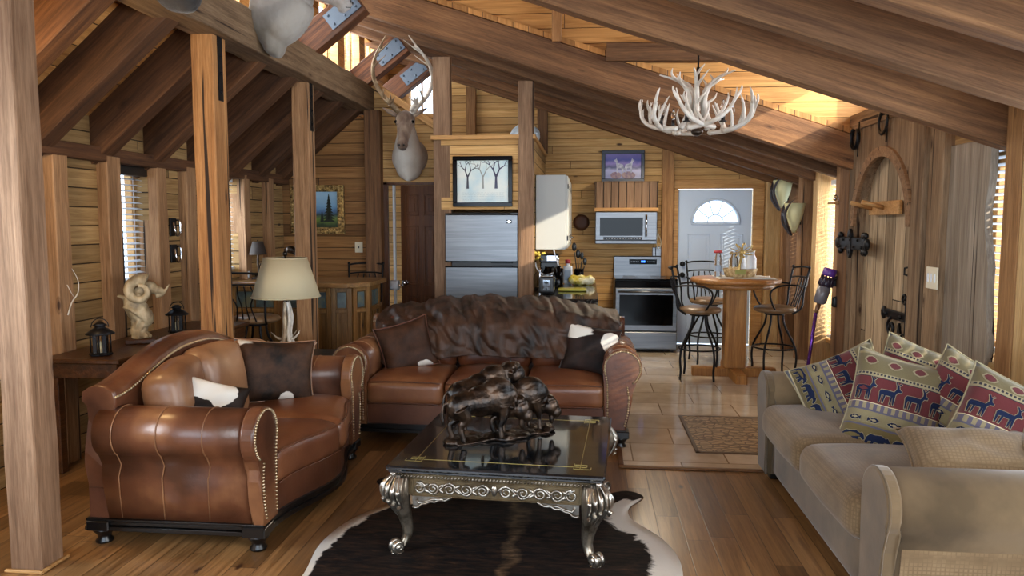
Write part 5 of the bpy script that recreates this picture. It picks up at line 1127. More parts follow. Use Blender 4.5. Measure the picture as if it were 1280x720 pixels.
b = MB(); b.b2((-w+0.055, -0.034, 0.345), (w-0.055, -0.028, 0.715), bev=0.002); b.build('window', 'black_gloss', dr)
b = MB(); b.tube([(-w+0.04, -0.075, 0.755), (w-0.04, -0.075, 0.755)], 0.013, 10); 
for s in (-1, 1): b.cyl((s*(w-0.06), -0.03, 0.755), (s*(w-0.06), -0.075, 0.755), 0.010)
b.build('handle', 'steel', dr)
b = MB(); b.b2((-w+0.004, -0.03, 0.055), (w-0.004, 0.03, 0.262), bev=0.008); b.build('drawer', 'steel', t)
b = MB()
for x in (-w+0.05, w-0.05):
    for y in (0.06, 0.6): b.cyl((x, y, 0.0), (x, y, 0.05), 0.018)
b.build('foot', 'black_plastic', t)
# microwave + hood box
t = thing('microwave', 'stainless steel over-the-range microwave under the plank hood box', 'microwave', (0.467, 9.46, 1.32)); w = 0.378
b = MB(); b.b2((-w, 0.02, 0.0), (w, 0.385, 0.395), bev=0.004); b.build('body', 'black_plastic', t)
b = MB(); b.b2((-w, -0.01, 0.045), (w, 0.03, 0.395), bev=0.006); dr = b.build('door', 'steel', t)
b = MB(); b.b2((-w+0.055, -0.013, 0.10), (0.205, -0.008, 0.325), bev=0.002); b.build('window', 'black_gloss', dr)
b = MB(); b.b2((-w+0.10, -0.012, 0.052), (0.20, -0.008, 0.085), bev=0.001); cp = b.build('control_strip', 'black_gloss', dr)
b = MB()
for i in range(13): b.b2((-w+0.13+i*0.034, -0.0135, 0.064), (-w+0.148+i*0.034, -0.012, 0.073))
b.build('key', plain('key grey light', 'a8a8b0', 0.4), cp)
b = MB(); b.tube([(0.245, -0.045, 0.09), (0.245, -0.045, 0.36)], 0.012, 10)
for z in (0.11, 0.34): b.cyl((0.245, -0.01, z), (0.245, -0.045, z), 0.009)
b.build('handle', 'chrome', dr)
b = MB(); b.b2((-w, -0.01, 0.0), (w, 0.03, 0.042), bev=0.006); b.build('vent_lip', 'steel', t)
M['hoodw'] = planks('grey brown hood slats', 2, 0, 0.094, '846a54', '5e4838', seg=3, gap=0.06, rough=0.7)
t = thing('range_hood_box', 'slatted brown wood hood box above the microwave', 'range hood', (0.467, 9.46, 1.722))
b = MB(); b.b2((-0.388, 0.0, 0.04), (0.388, 0.39, 0.365), bev=0.004); b.build('slatted_box', 'hoodw', t); b = MB(); b.b2((-0.395, -0.012, 0), (0.395, 0.39, 0.045), bev=0.005); b.build('ledge', 'trimw', t); b = MB(); b.b2((-0.395, -0.008, 0.352), (0.395, 0.39, 0.37), bev=0.003); b.build('cap', 'hoodw', t)
t = thing('power_outlet', 'metal outlet box with plugged cords beside the microwave', 'outlet', (0.90, BW, 1.215))
b = MB(); b.b2((-0.035, -0.05, -0.06), (0.035, 0, 0.06), bev=0.004); b.b2((-0.075, -0.03, -0.14), (-0.035, 0, 0.05), bev=0.004); b.build('box', 'steel', t)
for k in (-1, 1):
    b = MB(); b.tube(spline([(k*0.012, -0.055, 0.03), (k*0.03, -0.06, 0.12), (k*0.004-0.01, -0.05, 0.22), (-0.03, -0.04, 0.30), (-0.05, -0.03, 0.22)], 6), 0.005, 6); b.build('cord', 'cream_plastic', t)

# ================================================================== PUB TABLE AND STOOLS
M['oak'] = wood('honey oak', 'c08a50', '8a5a2c', rough=0.35, knots=False, spec=0.5)
M['oakv'] = wood('honey pine pedestal', 'd09a58', 'a06c34', axis=2, rough=0.5)
t = thing('pub_table', 'round honey oak pub table on a square timber pedestal before the white back door', 'table', (1.50, 7.85, 0))
b = MB(); b.lathe([(0.0, 0.975), (0.43, 0.975), (0.445, 0.985), (0.448, 1.005), (0.44, 1.02), (0.0, 1.022)], (0, 0, 0), 56, cap=False); b.build('table_top', 'oak', t)
b = MB(); b.lathe([(0.36, 0.925), (0.385, 0.925), (0.385, 0.976), (0.36, 0.976)], (0, 0, 0), 48, cap=False); b.build('apron', 'oak', t)
b = MB(); b.b2((-0.105, -0.09, 0.10), (0.105, 0.09, 0.976), bev=0.008); b.build('pedestal', 'oakv', t)
for k in range(2):
    b = MB(); L = 0.42 if k == 0 else 0.44
    if k == 0: b.b2((-L, -0.055, 0.0), (L, 0.055, 0.10), bev=0.010)
    else: b.b2((-0.055, -L, 0.0), (0.055, L, 0.102), bev=0.010)
    b.build('foot', 'oakv', t)
M['stool_seat'] = mottled('tan vinyl seat', '6b5238', '8d7050', 6, 0.35, 0.15, 50)
def bar_stool(label, x, y, rz, seat_h=0.72, arms=True, group='wrought iron bar stools'):
    t = thing('bar_stool', label, 'stool', (x, y, 0), rz)
    b = MB(); b.lathe([(0.0, seat_h-0.045), (0.17, seat_h-0.045), (0.205, seat_h-0.03), (0.212, seat_h-0.012), (0.20, seat_h+0.008), (0.15, seat_h+0.020), (0, seat_h+0.024)], (0, 0, 0), 32, cap=False); b.build('seat', 'stool_seat', t)
    b = MB(); b.lathe([(0.0, seat_h-0.07), (0.10, seat_h-0.07), (0.10, seat_h-0.046), (0, seat_h-0.046)], (0, 0, 0), 20, cap=False); b.build('swivel_plate', 'black_metal', t)
    for k in range(4):
        a = PI/4+k*PI/2; d = Vector((math.cos(a), math.sin(a), 0))
        pts = spline([tuple(d*r+Vector((0, 0, z))) for r, z in ((0.085, seat_h-0.06), (0.10, seat_h-0.16), (0.15, seat_h-0.26), (0.215, 0.34), (0.235, 0.22), (0.225, 0.10), (0.235, 0.006))], 4)
        b = MB(); b.tube(pts, 0.0115, 8); b.build('leg', 'black_metal', t)
    b = MB(); b.tube([(0.205*math.cos(2*PI*i/36), 0.205*math.sin(2*PI*i/36), 0.315) for i in range(36)], 0.009, 8, closed=True)
    for k in range(4):
        a = PI/4+k*PI/2; b.cyl((0.20*math.cos(a), 0.20*math.sin(a), 0.315), (0.222*math.cos(a), 0.222*math.sin(a), 0.315), 0.009)
    b.build('foot_ring', 'black_metal', t)
    # back on the local +Y side
    b = MB(); H = seat_h+0.40
    for s in (-1, 1): b.tube(spline([(s*0.15, 0.12, seat_h-0.05), (s*0.175, 0.20, seat_h+0.02), (s*0.18, 0.215, seat_h+0.18), (s*0.19, 0.26, H)], 5), 0.0105, 8)
    for h_, r_ in ((H, 0.010), (seat_h+0.30, 0.008)): b.tube(spline([(-0.19+0.0, 0.26-0.02*(h_ < H), h_), (-0.09, 0.305-0.02*(h_ < H), h_+0.012), (0.09, 0.305-0.02*(h_ < H), h_+0.012), (0.19, 0.26-0.02*(h_ < H), h_)], 5), r_, 8)
    for x_ in (-0.09, -0.03, 0.03, 0.09): b.tube(spline([(x_, 0.19, seat_h-0.02), (x_*0.7, 0.235, seat_h+0.12), (x_*1.15, 0.27, seat_h+0.22), (x_, 0.29, seat_h+0.30)], 4), 0.0065, 6)
    b.tube([(-0.15, 0.13, seat_h-0.02), (0.15, 0.13, seat_h-0.02)], 0.008, 6)
    for s in (-1, 1): b.ball((s*0.19, 0.262, H+0.015), 0.016, 8)
    b.build('backrest', 'black_metal', t)
    if arms:
        for s in (-1, 1):
            b = MB(); b.tube(spline([(s*0.183, 0.225, seat_h+0.23), (s*0.23, 0.10, seat_h+0.245), (s*0.235, -0.06, seat_h+0.235), (s*0.225, -0.14, seat_h+0.17), (s*0.195, -0.10, seat_h+0.04), (s*0.17, -0.04, seat_h-0.03)], 6), 0.0095, 8); b.build('armrest', 'black_metal', t)
    return t
bar_stool('iron bar stool with armrests and tan seat, nearest the steel range', 1.13, 7.70, PI/2-0.25)
bar_stool('iron bar stool with armrests, between the pub table and the sunlit wall posts', 1.90, 7.85, -PI/2+0.15)
bar_stool('iron bar stool standing behind the pub table, right before the white door', 1.36, 8.62, 0.15)
# things on the pub table
b = MB(); random.seed(2)
b.grid(lambda u, v: (0.06+0.56*(u-0.5), -0.10+0.46*(v-0.5)+0.03*math.sin(u*5), 0.008+0.006*math.sin(u*17)*math.sin(v*14)), 24, 24); o = b.build('lace_doily', plain('white lace cloth', 'd8d8d4', 0.8, bump=0.5, bscale=90), loc=(1.52, 7.95, 1.021)); m = o.modifiers.new('s', 'SOLIDIFY'); m.thickness = 0.003; m.offset = 1; tag(o, 'crumpled white cloth lying on the round pub table', 'cloth')
t = put('water_bottle', 'clear bottle with a red cap on the pub table', 'bottle', 1.33, 7.90, 1.024)
b = MB(); b.lathe([(0.034, 0), (0.038, 0.01), (0.038, 0.10), (0.036, 0.14), (0.038, 0.19), (0.026, 0.235), (0.022, 0.25)], (0, 0, 0), 20); b.build('body', 'clear', t); b = MB(); b.lathe([(0.037, 0.248), (0.045, 0.25), (0.045, 0.268), (0.03, 0.275)], (0, 0, 0), 18); b.build('cap', plain('red lid', 'b03038', 0.4), t); b = MB(); b.lathe([(0.0388, 0.06), (0.0388, 0.12)], (0, 0, 0), 20, cap=False); b.build('label', plain('pale blue label', '9fb2c8', 0.4), t)
t = put('gold_bow_basket', 'glass jars and a gold bow in a cellophane gift basket on the pub table', 'gift basket', 1.55, 7.88, 1.024); t.scale = (1.5, 1.5, 1.3)
b = MB(); b.lathe([(0.085, 0), (0.10, 0.012), (0.115, 0.07), (0.108, 0.072), (0.092, 0.015)], (0, 0, 0), 24); b.build('basket', mottled('woven pale basket', '8a6a3c', 'd0b88a', 40, 0.6, 0.6, 90), t)
for x, y, h in ((-0.05, -0.02, 0.19), (0.07, -0.02, 0.20), (0.02, 0.05, 0.17)):
    b = MB(); b.lathe([(0.030, 0.015), (0.033, 0.03), (0.033, h-0.05), (0.020, h-0.02), (0.020, h)], (x, y, 0), 16); b.lathe([(0.022, h), (0.022, h+0.015)], (x, y, 0), 14); b.build('jar', 'clear' if x < 0 else 'white_paint', t)
b = MB()
for i in range(9):
    a = i/9*2*PI; ex, ez = math.cos(a), math.sin(a); b.tube(spline([(0, -0.05, 0.20), (0.05*ex-0.01, -0.07, 0.20+0.035*ez+0.01), (0.085*ex, -0.06, 0.20+0.055*ez+0.015), (0.045*ex+0.02*ez, -0.045, 0.20+0.03*ez), (0, -0.05, 0.20)], 5), 0.007, 5, flat=0.3)
b.tube(spline([(0, -0.06, 0.19), (-0.02, -0.10, 0.12), (-0.03, -0.11, 0.05)], 5), 0.009, 5, flat=0.3); b.ball((0, -0.06, 0.2), 0.02, 8); b.build('ribbon_bow', plain('gold ribbon', 'c9b070', 0.3, 0.5), t)
b = MB(); b.b2((-0.055, -0.118, 0.03), (0.015, -0.113, 0.065), bev=0.002); b.build('tag', plain('green gold tag', '8a8a3c', 0.5), t)

# ================================================================== THE BAR ON THE LEFT
M['barwood'] = wood('bar panelling', 'b58a50', '7a5528', axis=2, rough=0.45)
M['bartop'] = wood('bar top', 'b08a58', '6e4c2a', rough=0.3, knots=False)
M['slate'] = mottled('slate tile', '3d4648', '6d6a52', 8, 0.35, 0.3, 40, c3='4f5f60')
b = MB(); tp = [(-3.54, 6.78), (-2.55, 6.78), (-2.22, 6.76), (-2.06, 6.95), (-2.06, 7.55), (-3.54, 7.55)]
b.prism(tp, lambda a, c, q: (a, c, q), 0.975, 1.02, bev=0.006); bt = None
t = thing('bar_counter', 'panelled wooden home bar with slate tile inlays and a thick plank top', 'bar', (0, 0, 0)); b.build('bar_top', 'bartop', t)
b = MB(); bp = [(-3.50, 6.98), (-2.45, 6.98), (-2.26, 7.02), (-2.14, 7.16), (-2.14, 7.50), (-3.50, 7.50)]; b.prism(bp, lambda a, c, q: (a, c, q), 0.0, 0.975); b.build('carcass', 'barwood', t)
segs = [((-3.45, 6.98), (-2.97, 6.98)), ((-2.97, 6.98), (-2.45, 6.98)), ((-2.45, 6.98), (-2.26, 7.02)), ((-2.26, 7.02), (-2.14, 7.16)), ((-2.14, 7.16), (-2.14, 7.50))]
for (p, q) in segs:
    p, q = Vector((p[0], p[1], 0)), Vector((q[0], q[1], 0)); d = (q-p); L = d.length; d.normalize(); nrm = Vector((d.y, -d.x, 0)); R = Matrix((d, -nrm, Vector((0, 0, 1)))).transposed()
    b = MB(); mid = (p+q)/2
    for s in (-1, 1): b.box(mid+d*s*(L/2-0.022)+nrm*0.012+Vector((0, 0, 0.50)), (0.044, 0.024, 0.93), R=R, bev=0.003)
    for z, hh in ((0.05, 0.09), (0.735, 0.035), (0.945, 0.04)): b.box(mid+nrm*0.011+Vector((0, 0, z)), (L-0.01, 0.022, hh), R=R, bev=0.003)
    k = max(1, int(L/0.09))
    for i in range(1, k): b.box(p+d*(L*i/k)+nrm*0.006+Vector((0, 0, 0.40)), (0.012, 0.012, 0.62), R=R, bev=0.002)
    b.build('panel_frame', 'barwood', t)
    b = MB(); m_ = max(1, round(L/0.22))
    for i in range(m_):
        w_ = (L-0.09)/m_-0.02; b.box(p+d*(0.045+(L-0.09)*(i+0.5)/m_)+nrm*0.008+Vector((0, 0, 0.84)), (max(0.05, w_), 0.016, 0.15), R=R, bev=0.003)
    b.build('slate_tile', 'slate', t)
bar_stool('iron bar stool pulled up to the home bar, left of the cream lamp', -2.95, 6.42, PI, seat_h=0.74, arms=False)
bar_stool('iron bar stool behind the home bar, only its back showing above the bar top', -2.42, 7.86, 0.1, seat_h=0.72, arms=False)
# small dark lamp on the bar
t = thing('table_lamp', 'small table lamp with a dark tapered shade standing on the bar by the window', 'lamp', (-3.27, 7.20, 1.021))
b = MB(); b.lathe([(0.065, 0), (0.07, 0.01), (0.05, 0.02), (0.02, 0.03)], (0, 0, 0), 16); b.tube(spline([(0, 0, 0.02), (0.008, 0, 0.09), (-0.005, 0, 0.15), (0, 0, 0.25)], 5), [0.022, 0.012, 0.010], 8)
b.tube([(0, 0, 0.12), (0.03, 0, 0.16)], 0.007, 6); b.tube([(0, 0, 0.07), (0.035, -0.01, 0.055)], 0.010, 6); b.tube([(0, 0, 0.05), (-0.03, -0.02, 0.035)], 0.011, 6); b.build('base', 'bronze', t)
b = MB(); b.lathe([(0.085, 0.245), (0.052, 0.375), (0.050, 0.375), (0.083, 0.246)], (0, 0, 0), 28, cap=False); b.build('lamp_shade', plain('dark brown shade', '2d241f', 0.7), t)
b = MB(); b.ball((0, 0, 0.385), 0.008, 8); b.build('finial', 'bronze', t)
b = MB(); b.rbox((0, 0, 0.04), (0.09, 0.05, 0.08), 0.01, 6); tag(b.build('mug', 'white_paint', loc=(-3.42, 7.22, 1.021)), 'small white cup on the bar between window and dark lamp', 'cup')
# dark figurine
b = MB(); b.ball((0, 0, 0.05), (0.07, 0.06, 0.05)); b.tube(spline([(0.0, 0, 0.05), (0.03, 0, 0.16), (0.05, 0, 0.26), (0.03, 0, 0.34)], 5), [0.045, 0.035, 0.045, 0.05], 10); b.ball((0.045, 0, 0.345), (0.055, 0.045, 0.05)); b.ball((-0.07, 0, 0.30), (0.048, 0.04, 0.040)); b.tube([(-0.06, 0, 0.29), (0.02, 0, 0.25)], 0.028, 8)
for k in range(4): b.tube(spline([(0.09, -0.02+0.012*k, 0.33), (0.105, -0.03+0.015*k, 0.30), (0.10, -0.03+0.015*k, 0.27)], 4), 0.009, 6)
o = organic('bronze_figurine', b, 'bronze', voxel=0.007, smooth=2, disp=0.006, dscale=0.02, loc=(-2.80, 7.05, 1.021)); tag(o, 'dark glossy bronze figurine on the bar peeking over the cream lampshade', 'figurine')
t = thing('light_switch', 'white light switch plate on the dark wall beside the brown door', 'light switch', (-2.585, 8.32, 1.305))
b = MB(); b.b2((-0.045, -0.008, -0.06), (0.045, 0, 0.06), bev=0.003); b.build('plate', 'cream_plastic', t); b = MB(); b.b2((-0.006, -0.016, -0.012), (0.006, -0.006, 0.012), bev=0.002); b.build('toggle', 'black_plastic', t)
t = thing('toilet_roll', 'white toilet paper roll on a holder in the gap beside the brown door', 'toilet roll', (-2.205, 8.385, 0.87)); b = MB(); b.cyl((-0.05, 0, 0), (0.06, 0, 0), 0.058, n=24); b.build('roll', 'white_paint', t); b = MB(); b.cyl((-0.065, 0, 0), (0.12, 0, 0), 0.012); b.ball((0.12, 0, 0), 0.02, 8); b.build('holder', 'chrome', t)

# ================================================================== SOFA TABLE ALONG THE LEFT WALL
M['darktable'] = wood('dark walnut top', '6a4426', '3a2414', axis=1, rough=0.3, knots=False)
t = thing('sofa_table', 'long low dark wood table along the log wall under the ram sculpture', 'table', (-3.12, 5.15, 0))
b = MB(); b.b2((-0.25, -0.88, 0.715), (0.27, 0.93, 0.745), bev=0.006); b.build('table_top', 'darktable', t)
b = MB(); b.b2((-0.22, -0.85, 0.62), (0.24, 0.90, 0.715), bev=0.003); b.build('apron', 'darktable', t)
for x in (-0.19, 0.21):
    for y in (-0.81, 0.86): b = MB(); b.b2((x-0.03, y-0.03, 0), (x+0.03, y+0.03, 0.62), bev=0.004); b.build('leg', 'darktable', t)
M['ramstone'] = mottled('pale weathered carved wood', '6f604a', 'c4b291', 14, 0.55, 0.5, 40, (1, 1, 0.6), c3='9c8b6c', lo=0.3, hi=0.65)
t = thing('ram_sculpture', 'carved pale ram head sculpture with curled horn on the dark sofa table', 'sculpture', (-3.10, 4.92, 0.746), math.radians(28))
b = MB(); b.box((0, 0, 0.017), (0.20, 0.15, 0.034), bev=0.006); b.build('plinth', 'darktable', t)
b = MB()   # body column that spirals up into the chest and head, facing local +X
b.tube(spline([(0.0, 0, 0.03), (-0.03, 0.0, 0.10), (0.035, 0, 0.16), (-0.01, 0, 0.22), (-0.035, 0, 0.28), (0.01, 0, 0.34)], 6), [0.060, 0.036, 0.050, 0.075, 0.070, 0.055], 14)
for k in range(7):
    a = k*0.9; b.tube(spline([(0.06*math.cos(a), 0.05*math.sin(a), 0.035), (0.03*math.cos(a), 0.03*math.sin(a), 0.08), (0.05*math.cos(a+.6), 0.04*math.sin(a+.6), 0.13), (0.06*math.cos(a+1), 0.05*math.sin(a+1), 0.17)], 4), [0.018, 0.012, 0.010], 7)
for k in range(5):
    b.tube(spline([(-0.10, 0.05-0.025*k, 0.30-0.01*k), (-0.05, 0.07-0.035*k, 0.24), (0.0, 0.07-0.035*k, 0.20), (0.035, 0.04-0.02*k, 0.15)], 5), [0.010, 0.016, 0.010], 7)
b.ball((0.055, 0, 0.385), (0.060, 0.042, 0.045)); b.ball((0.105, 0, 0.365), (0.048, 0.028, 0.030)); b.ball((0.135, 0, 0.355), (0.022, 0.022, 0.020)); b.tube([(-0.02, 0, 0.34), (0.05, 0, 0.385)], 0.048, 10)
b.tube(spline([(-0.09, 0, 0.31), (-0.12, 0, 0.33), (-0.14, 0, 0.325)], 4), [0.02, 0.008], 7); b.tube(spline([(0.10, 0, 0.325), (0.14, 0, 0.33), (0.17, 0, 0.37), (0.19, 0, 0.405)], 5), [0.016, 0.012, 0.005], 7)
organic('ram_body', b, 'ramstone', t, voxel=0.006, smooth=2, disp=0.006, dscale=0.015)
for s in (-1, 1):
    b = MB(); pts = []; rd = []
    for i in range(34):
        a = math.radians(60)+i/33*math.radians(400); r = 0.082*(1-0.55*i/33); pts.append((0.005+r*math.cos(a)*1.0, s*(0.035+0.028*i/33+0.02), 0.365+r*math.sin(a))); rd.append((0.036*(1-0.75*i/33)+0.003)*(1+0.05*math.sin(i*2.2)))
    b.tube(pts, rd, 12); b.build('horn', 'ramstone', t)
def lantern(label, x, y, h=0.21, w=0.062):
    t = thing('lantern', label, 'lantern', (x, y, 0.746), math.radians(25))
    b = MB(); b.lathe([(w, 0), (w*1.1, 0.004), (w*1.1, 0.014), (w*0.95, 0.018)], (0, 0, 0), 8, sm=False)
    for k in range(4):
        a = k*PI/2; b.cyl((w*0.92*math.cos(a), w*0.92*math.sin(a), 0.012), (w*0.92*math.cos(a), w*0.92*math.sin(a), h*0.66), 0.0045)
        a += PI/4; b.b2((w*0.62*math.cos(a)-0.012, w*0.62*math.sin(a)-0.012, 0.012), (w*0.62*math.cos(a)+0.012, w*0.62*math.sin(a)+0.012, h*0.66), bev=0.002)
    b.build('frame', 'black_metal', t)
    b = MB(); b.lathe([(w*1.35, h*0.64), (w*1.38, h*0.66), (w*0.75, h*0.80), (w*0.5, h*0.84), (w*0.5, h*0.90), (w*0.72, h*0.905), (w*0.25, h)], (0, 0, 0), 20); b.tube([(w*0.8*math.cos(a), 0, h*0.85+w*0.9*math.sin(a)) for a in [PI*i/12 for i in range(13)]], 0.003, 6); b.build('roof', 'black_metal', t)
    b = MB(); b.lathe([(w*0.8, 0.02), (w*0.8, h*0.64)], (0, 0, 0), 20, cap=False); b.build('glass', 'glass', t)
    b = MB(); b.lathe([(0.024, 0.018), (0.024, 0.075), (0.004, 0.078), (0.002, 0.09)], (0, 0, 0), 16); b.build('candle', plain('ivory candle', 'd8cfa8', 0.5), t)
    return t
lantern('black metal candle lantern at the near end of the dark sofa table', -3.06, 4.42)
lantern('black metal candle lantern on the dark sofa table past the ram sculpture', -3.12, 5.42)
# small hanging brackets between the studs
for z, q in ((1.545, 'upper'), (1.325, 'lower')):
    t = thing('wall_bracket', 'small black and silver horse bit ornament on the log wall, the %s of two' % q, 'ornament', (-3.455, 5.98, z))
    b = MB(); b.b2((0, -0.05, -0.075), (0.012, 0.05, 0.075), bev=0.003); b.build('backplate', 'black_metal', t)
    b = MB(); b.tube(spline([(0.02, 0.03, 0.06), (0.05, 0.03, 0.05), (0.05, 0.03, -0.05), (0.045, -0.01, -0.07), (0.045, -0.035, -0.03), (0.03, -0.03, 0.04)], 5), 0.009, 8); b.build('bit_ring', 'chrome', t)

# ================================================================== ANTLER LAMP ON ITS TABLE
M['antler'] = mottled('bleached antler', 'a59a8c', 'dcd6cc', 10, 0.5, 0.3, 50, c3='c7bfb2', lo=0.3, hi=0.65)
M['antler_brown'] = mottled('brown antler', '6e5a44', 'b9a88c', 12, 0.5, 0.4, 50, c3='927c60')
t = thing('side_table', 'black square side table between the two leather sofas, under the antler lamp', 'table', (-2.18, 5.40, 0))
b = MB(); b.b2((-0.27, -0.26, 0.565), (0.30, 0.26, 0.595), bev=0.006); b.build('table_top', 'black_wood', t); b = MB(); b.b2((-0.24, -0.23, 0.50), (0.27, 0.23, 0.566)); b.build('apron', 'black_wood', t)
for x in (-0.23, 0.26):
    for y in (-0.22, 0.22): b = MB(); b.b2((x-0.02, y-0.02, 0), (x+0.02, y+0.02, 0.50), bev=0.003); b.build('leg', 'black_wood', t)
def antler(b, base, dirv, upv, L, r0, tines=4, curve=0.5, rnd=random, tl=0.45, flip=1):
    """main beam that leaves along dirv and bends towards upv, with tines on the upper side"""
    d = Vector(dirv).normalized(); u = Vector(upv); u = (u-d*u.dot(d)).normalized(); s = d.cross(u)*flip; P = []
    for i in range(7):
        t_ = i/6; P.append(tuple(Vector(base)+d*L*(math.sin(t_*1.45)/math.sin(1.45))*(1-curve*0.35*t_)+u*L*curve*t_*t_*1.05+s*L*0.10*math.sin(t_*PI)))
    pts = spline(P, 5); b.tube(pts, [r0, r0*0.95, r0*0.8, r0*0.62, r0*0.16], 8)
    for k in range(tines):
        t_ = 0.16+0.66*k/max(1, tines-1); i = int(t_*(len(pts)-1)); q = Vector(pts[i]); tl_ = L*tl*(0.75+0.35*math.sin(k*1.9+0.5))*(1-0.25*(k == tines-1))
        dr = (u*1.0-s*0.35+d*(0.15+0.2*k/tines)+Vector((rnd.uniform(-.12, .12), rnd.uniform(-.12, .12), rnd.uniform(-.05, .1)))).normalized()
        b.tube(spline([tuple(q), tuple(q+dr*tl_*0.45+d*tl_*0.10), tuple(q+dr*tl_*0.8+d*tl_*0.08), tuple(q+dr*tl_+d*tl_*0.0)], 4), [r0*0.62, r0*0.55, r0*0.38, r0*0.10], 7)
    return pts
t = thing('antler_lamp', 'large table lamp with a cream drum shade on a shed antler base', 'lamp', (-2.235, 5.38, 0.596)); random.seed(11)
for k in range(5):
    a = k*2*PI/5+0.5; b = MB(); d = Vector((math.cos(a), math.sin(a), 0))
    pts = spline([tuple(d*0.20+Vector((0, 0, 0.035+0.05*(k % 2)))), tuple(d*0.13+Vector((0, 0, 0.02))), tuple(d*0.06+Vector((0, 0, 0.06))), tuple(d*0.022+Vector((0, 0, 0.16))), tuple(d*0.028+Vector((0.01, 0, 0.28))), tuple(d*0.015+Vector((0, 0, 0.40)))], 5)
    b.tube(pts, [0.004, 0.011, 0.015, 0.015, 0.013, 0.010], 8)
    for j, (i, L) in enumerate(((6, 0.12), (13, 0.09))):
        q = Vector(pts[i]); dr = (d*0.9+Vector((-d.y, d.x, 0))*(0.7 if (k+j) % 2 else -0.7)+Vector((0, 0, 0.35))).normalized(); b.tube(spline([tuple(q), tuple(q+dr*L*0.5), tuple(q+dr*L+Vector((0, 0, 0.03)))], 4), [0.010, 0.007, 0.002], 7)
    b.build('antler', 'antler_brown' if k % 2 else 'antler', t)
b = MB(); b.cyl((0, 0, 0.38), (0, 0, 0.74), 0.006); b.ball((0, 0, 0.755), (0.018, 0.018, 0.022), 10); b.ball((0, 0, 0.785), 0.010, 8)
for k in range(3): a = k*2*PI/3; b.cyl((0, 0, 0.728), (0.155*math.cos(a), 0.155*math.sin(a), 0.728), 0.003)
b.build('stem', 'bronze', t)
n = N('cream linen shade'); n.p(color=S('cfc3a2'), rough=0.8, spec=0.1); tr = n.n('ShaderNodeBsdfTranslucent'); tr.inputs[0].default_value = S('d8c9a0'); mx = n.n('ShaderNodeMixShader'); mx.inputs[0].default_value = 0.30
n.l(n.b.outputs[0], mx.inputs[1]); n.l(tr.outputs[0], mx.inputs[2]); n.l(mx.outputs[0], [x for x in n.t.nodes if x.type == 'OUTPUT_MATERIAL'][0].inputs[0]); n.bump(n.noise(n.coord((1, 1, 3)), 260, 2), 0.15, 0.002)
b = MB(); b.lathe([(0.248, 0.435), (0.158, 0.725)], (0, 0, 0), 48, cap=False); o = b.build('lamp_shade', n.m, t); m = o.modifiers.new('s', 'SOLIDIFY'); m.thickness = 0.003
M['rim'] = plain('shade rim', 'b5a888', 0.7)
for r, z in ((0.249, 0.437), (0.159, 0.724)): b = MB(); b.tube([(r*math.cos(2*PI*i/48), r*math.sin(2*PI*i/48), z) for i in range(48)], 0.004, 6, closed=True); b.build('shade_rim', 'rim', o)

# ================================================================== ANTLER CHANDELIER
t = thing('antler_chandelier', 'round chandelier made of bleached antlers hanging from the rafters', 'chandelier', (0.79, 5.72, 2.27)); t.scale = (1.17, 1.17, 1.05); random.seed(21)
for k in range(9):
    a = k*2*PI/9+0.2; b = MB(); d = Vector((math.cos(a), math.sin(a), 0)); tn = Vector((-d.y, d.x, 0)); sgn = 1 if k % 2 else -1
    base = d*0.13-tn*sgn*0.12+Vector((0, 0, -0.01))
    antler(b, base, d*0.78+tn*sgn*0.65, Vector((0, 0, 1)), 0.36, 0.017, 4, 0.62, random, 0.55, sgn); b.ball(base, (0.02, 0.02, 0.02), 8)
    b.build('antler', 'antler', t)
for k in range(5):      # upper tier round the stem
    a = k*2*PI/5+0.7; b = MB(); d = Vector((math.cos(a), math.sin(a), 0))
    pts = spline([tuple(d*0.10+Vector((0, 0, 0.0))), tuple(d*0.06+Vector((0, 0, 0.10))), tuple(d*0.05+Vector((0, 0, 0.22))), tuple(d*0.11+Vector((0, 0, 0.32))), tuple(d*0.24+Vector((0, 0, 0.37)))], 6); b.tube(pts, [0.018, 0.017, 0.014, 0.004], 8)
    for i, L in ((9, 0.12), (15, 0.14), (19, 0.10)):
        q = Vector(pts[i]); dr = (d*0.5+Vector((-d.y, d.x, 0))*(0.7 if i % 2 else -0.7)+Vector((0, 0, 0.9))).normalized(); b.tube(spline([tuple(q), tuple(q+dr*L*0.5+d*0.02), tuple(q+dr*L)], 4), [0.011, 0.008, 0.002], 7)
    b.build('antler', 'antler', t)
b = MB(); b.cyl((0, 0, -0.02), (0, 0, 0.42), 0.012); b.lathe([(0.01, -0.05), (0.03, -0.04), (0.04, -0.02), (0.02, 0.0)], (0, 0, 0), 14); b.build('stem', 'bronze', t)
b = MB(); b.tube([(0, 0, 0.42), (0, 0, 1.10)], 0.006, 6); b.build('hanging_chain', 'black_metal', t)
for k in range(6):
    a = k*PI/3+0.1; x, y = 0.22*math.cos(a), 0.22*math.sin(a); b = MB(); b.cyl((x, y, 0.02), (x, y, 0.09), 0.012); b.lathe([(0.022, 0.02), (0.024, 0.026), (0.012, 0.03)], (x, y, 0), 12); s_ = b.build('candle_socket', 'black_plastic', t); b = MB(); b.lathe([(0.006, 0.09), (0.016, 0.115), (0.013, 0.14), (0.003, 0.17)], (x, y, 0), 12); b.build('bulb', 'clear', s_)

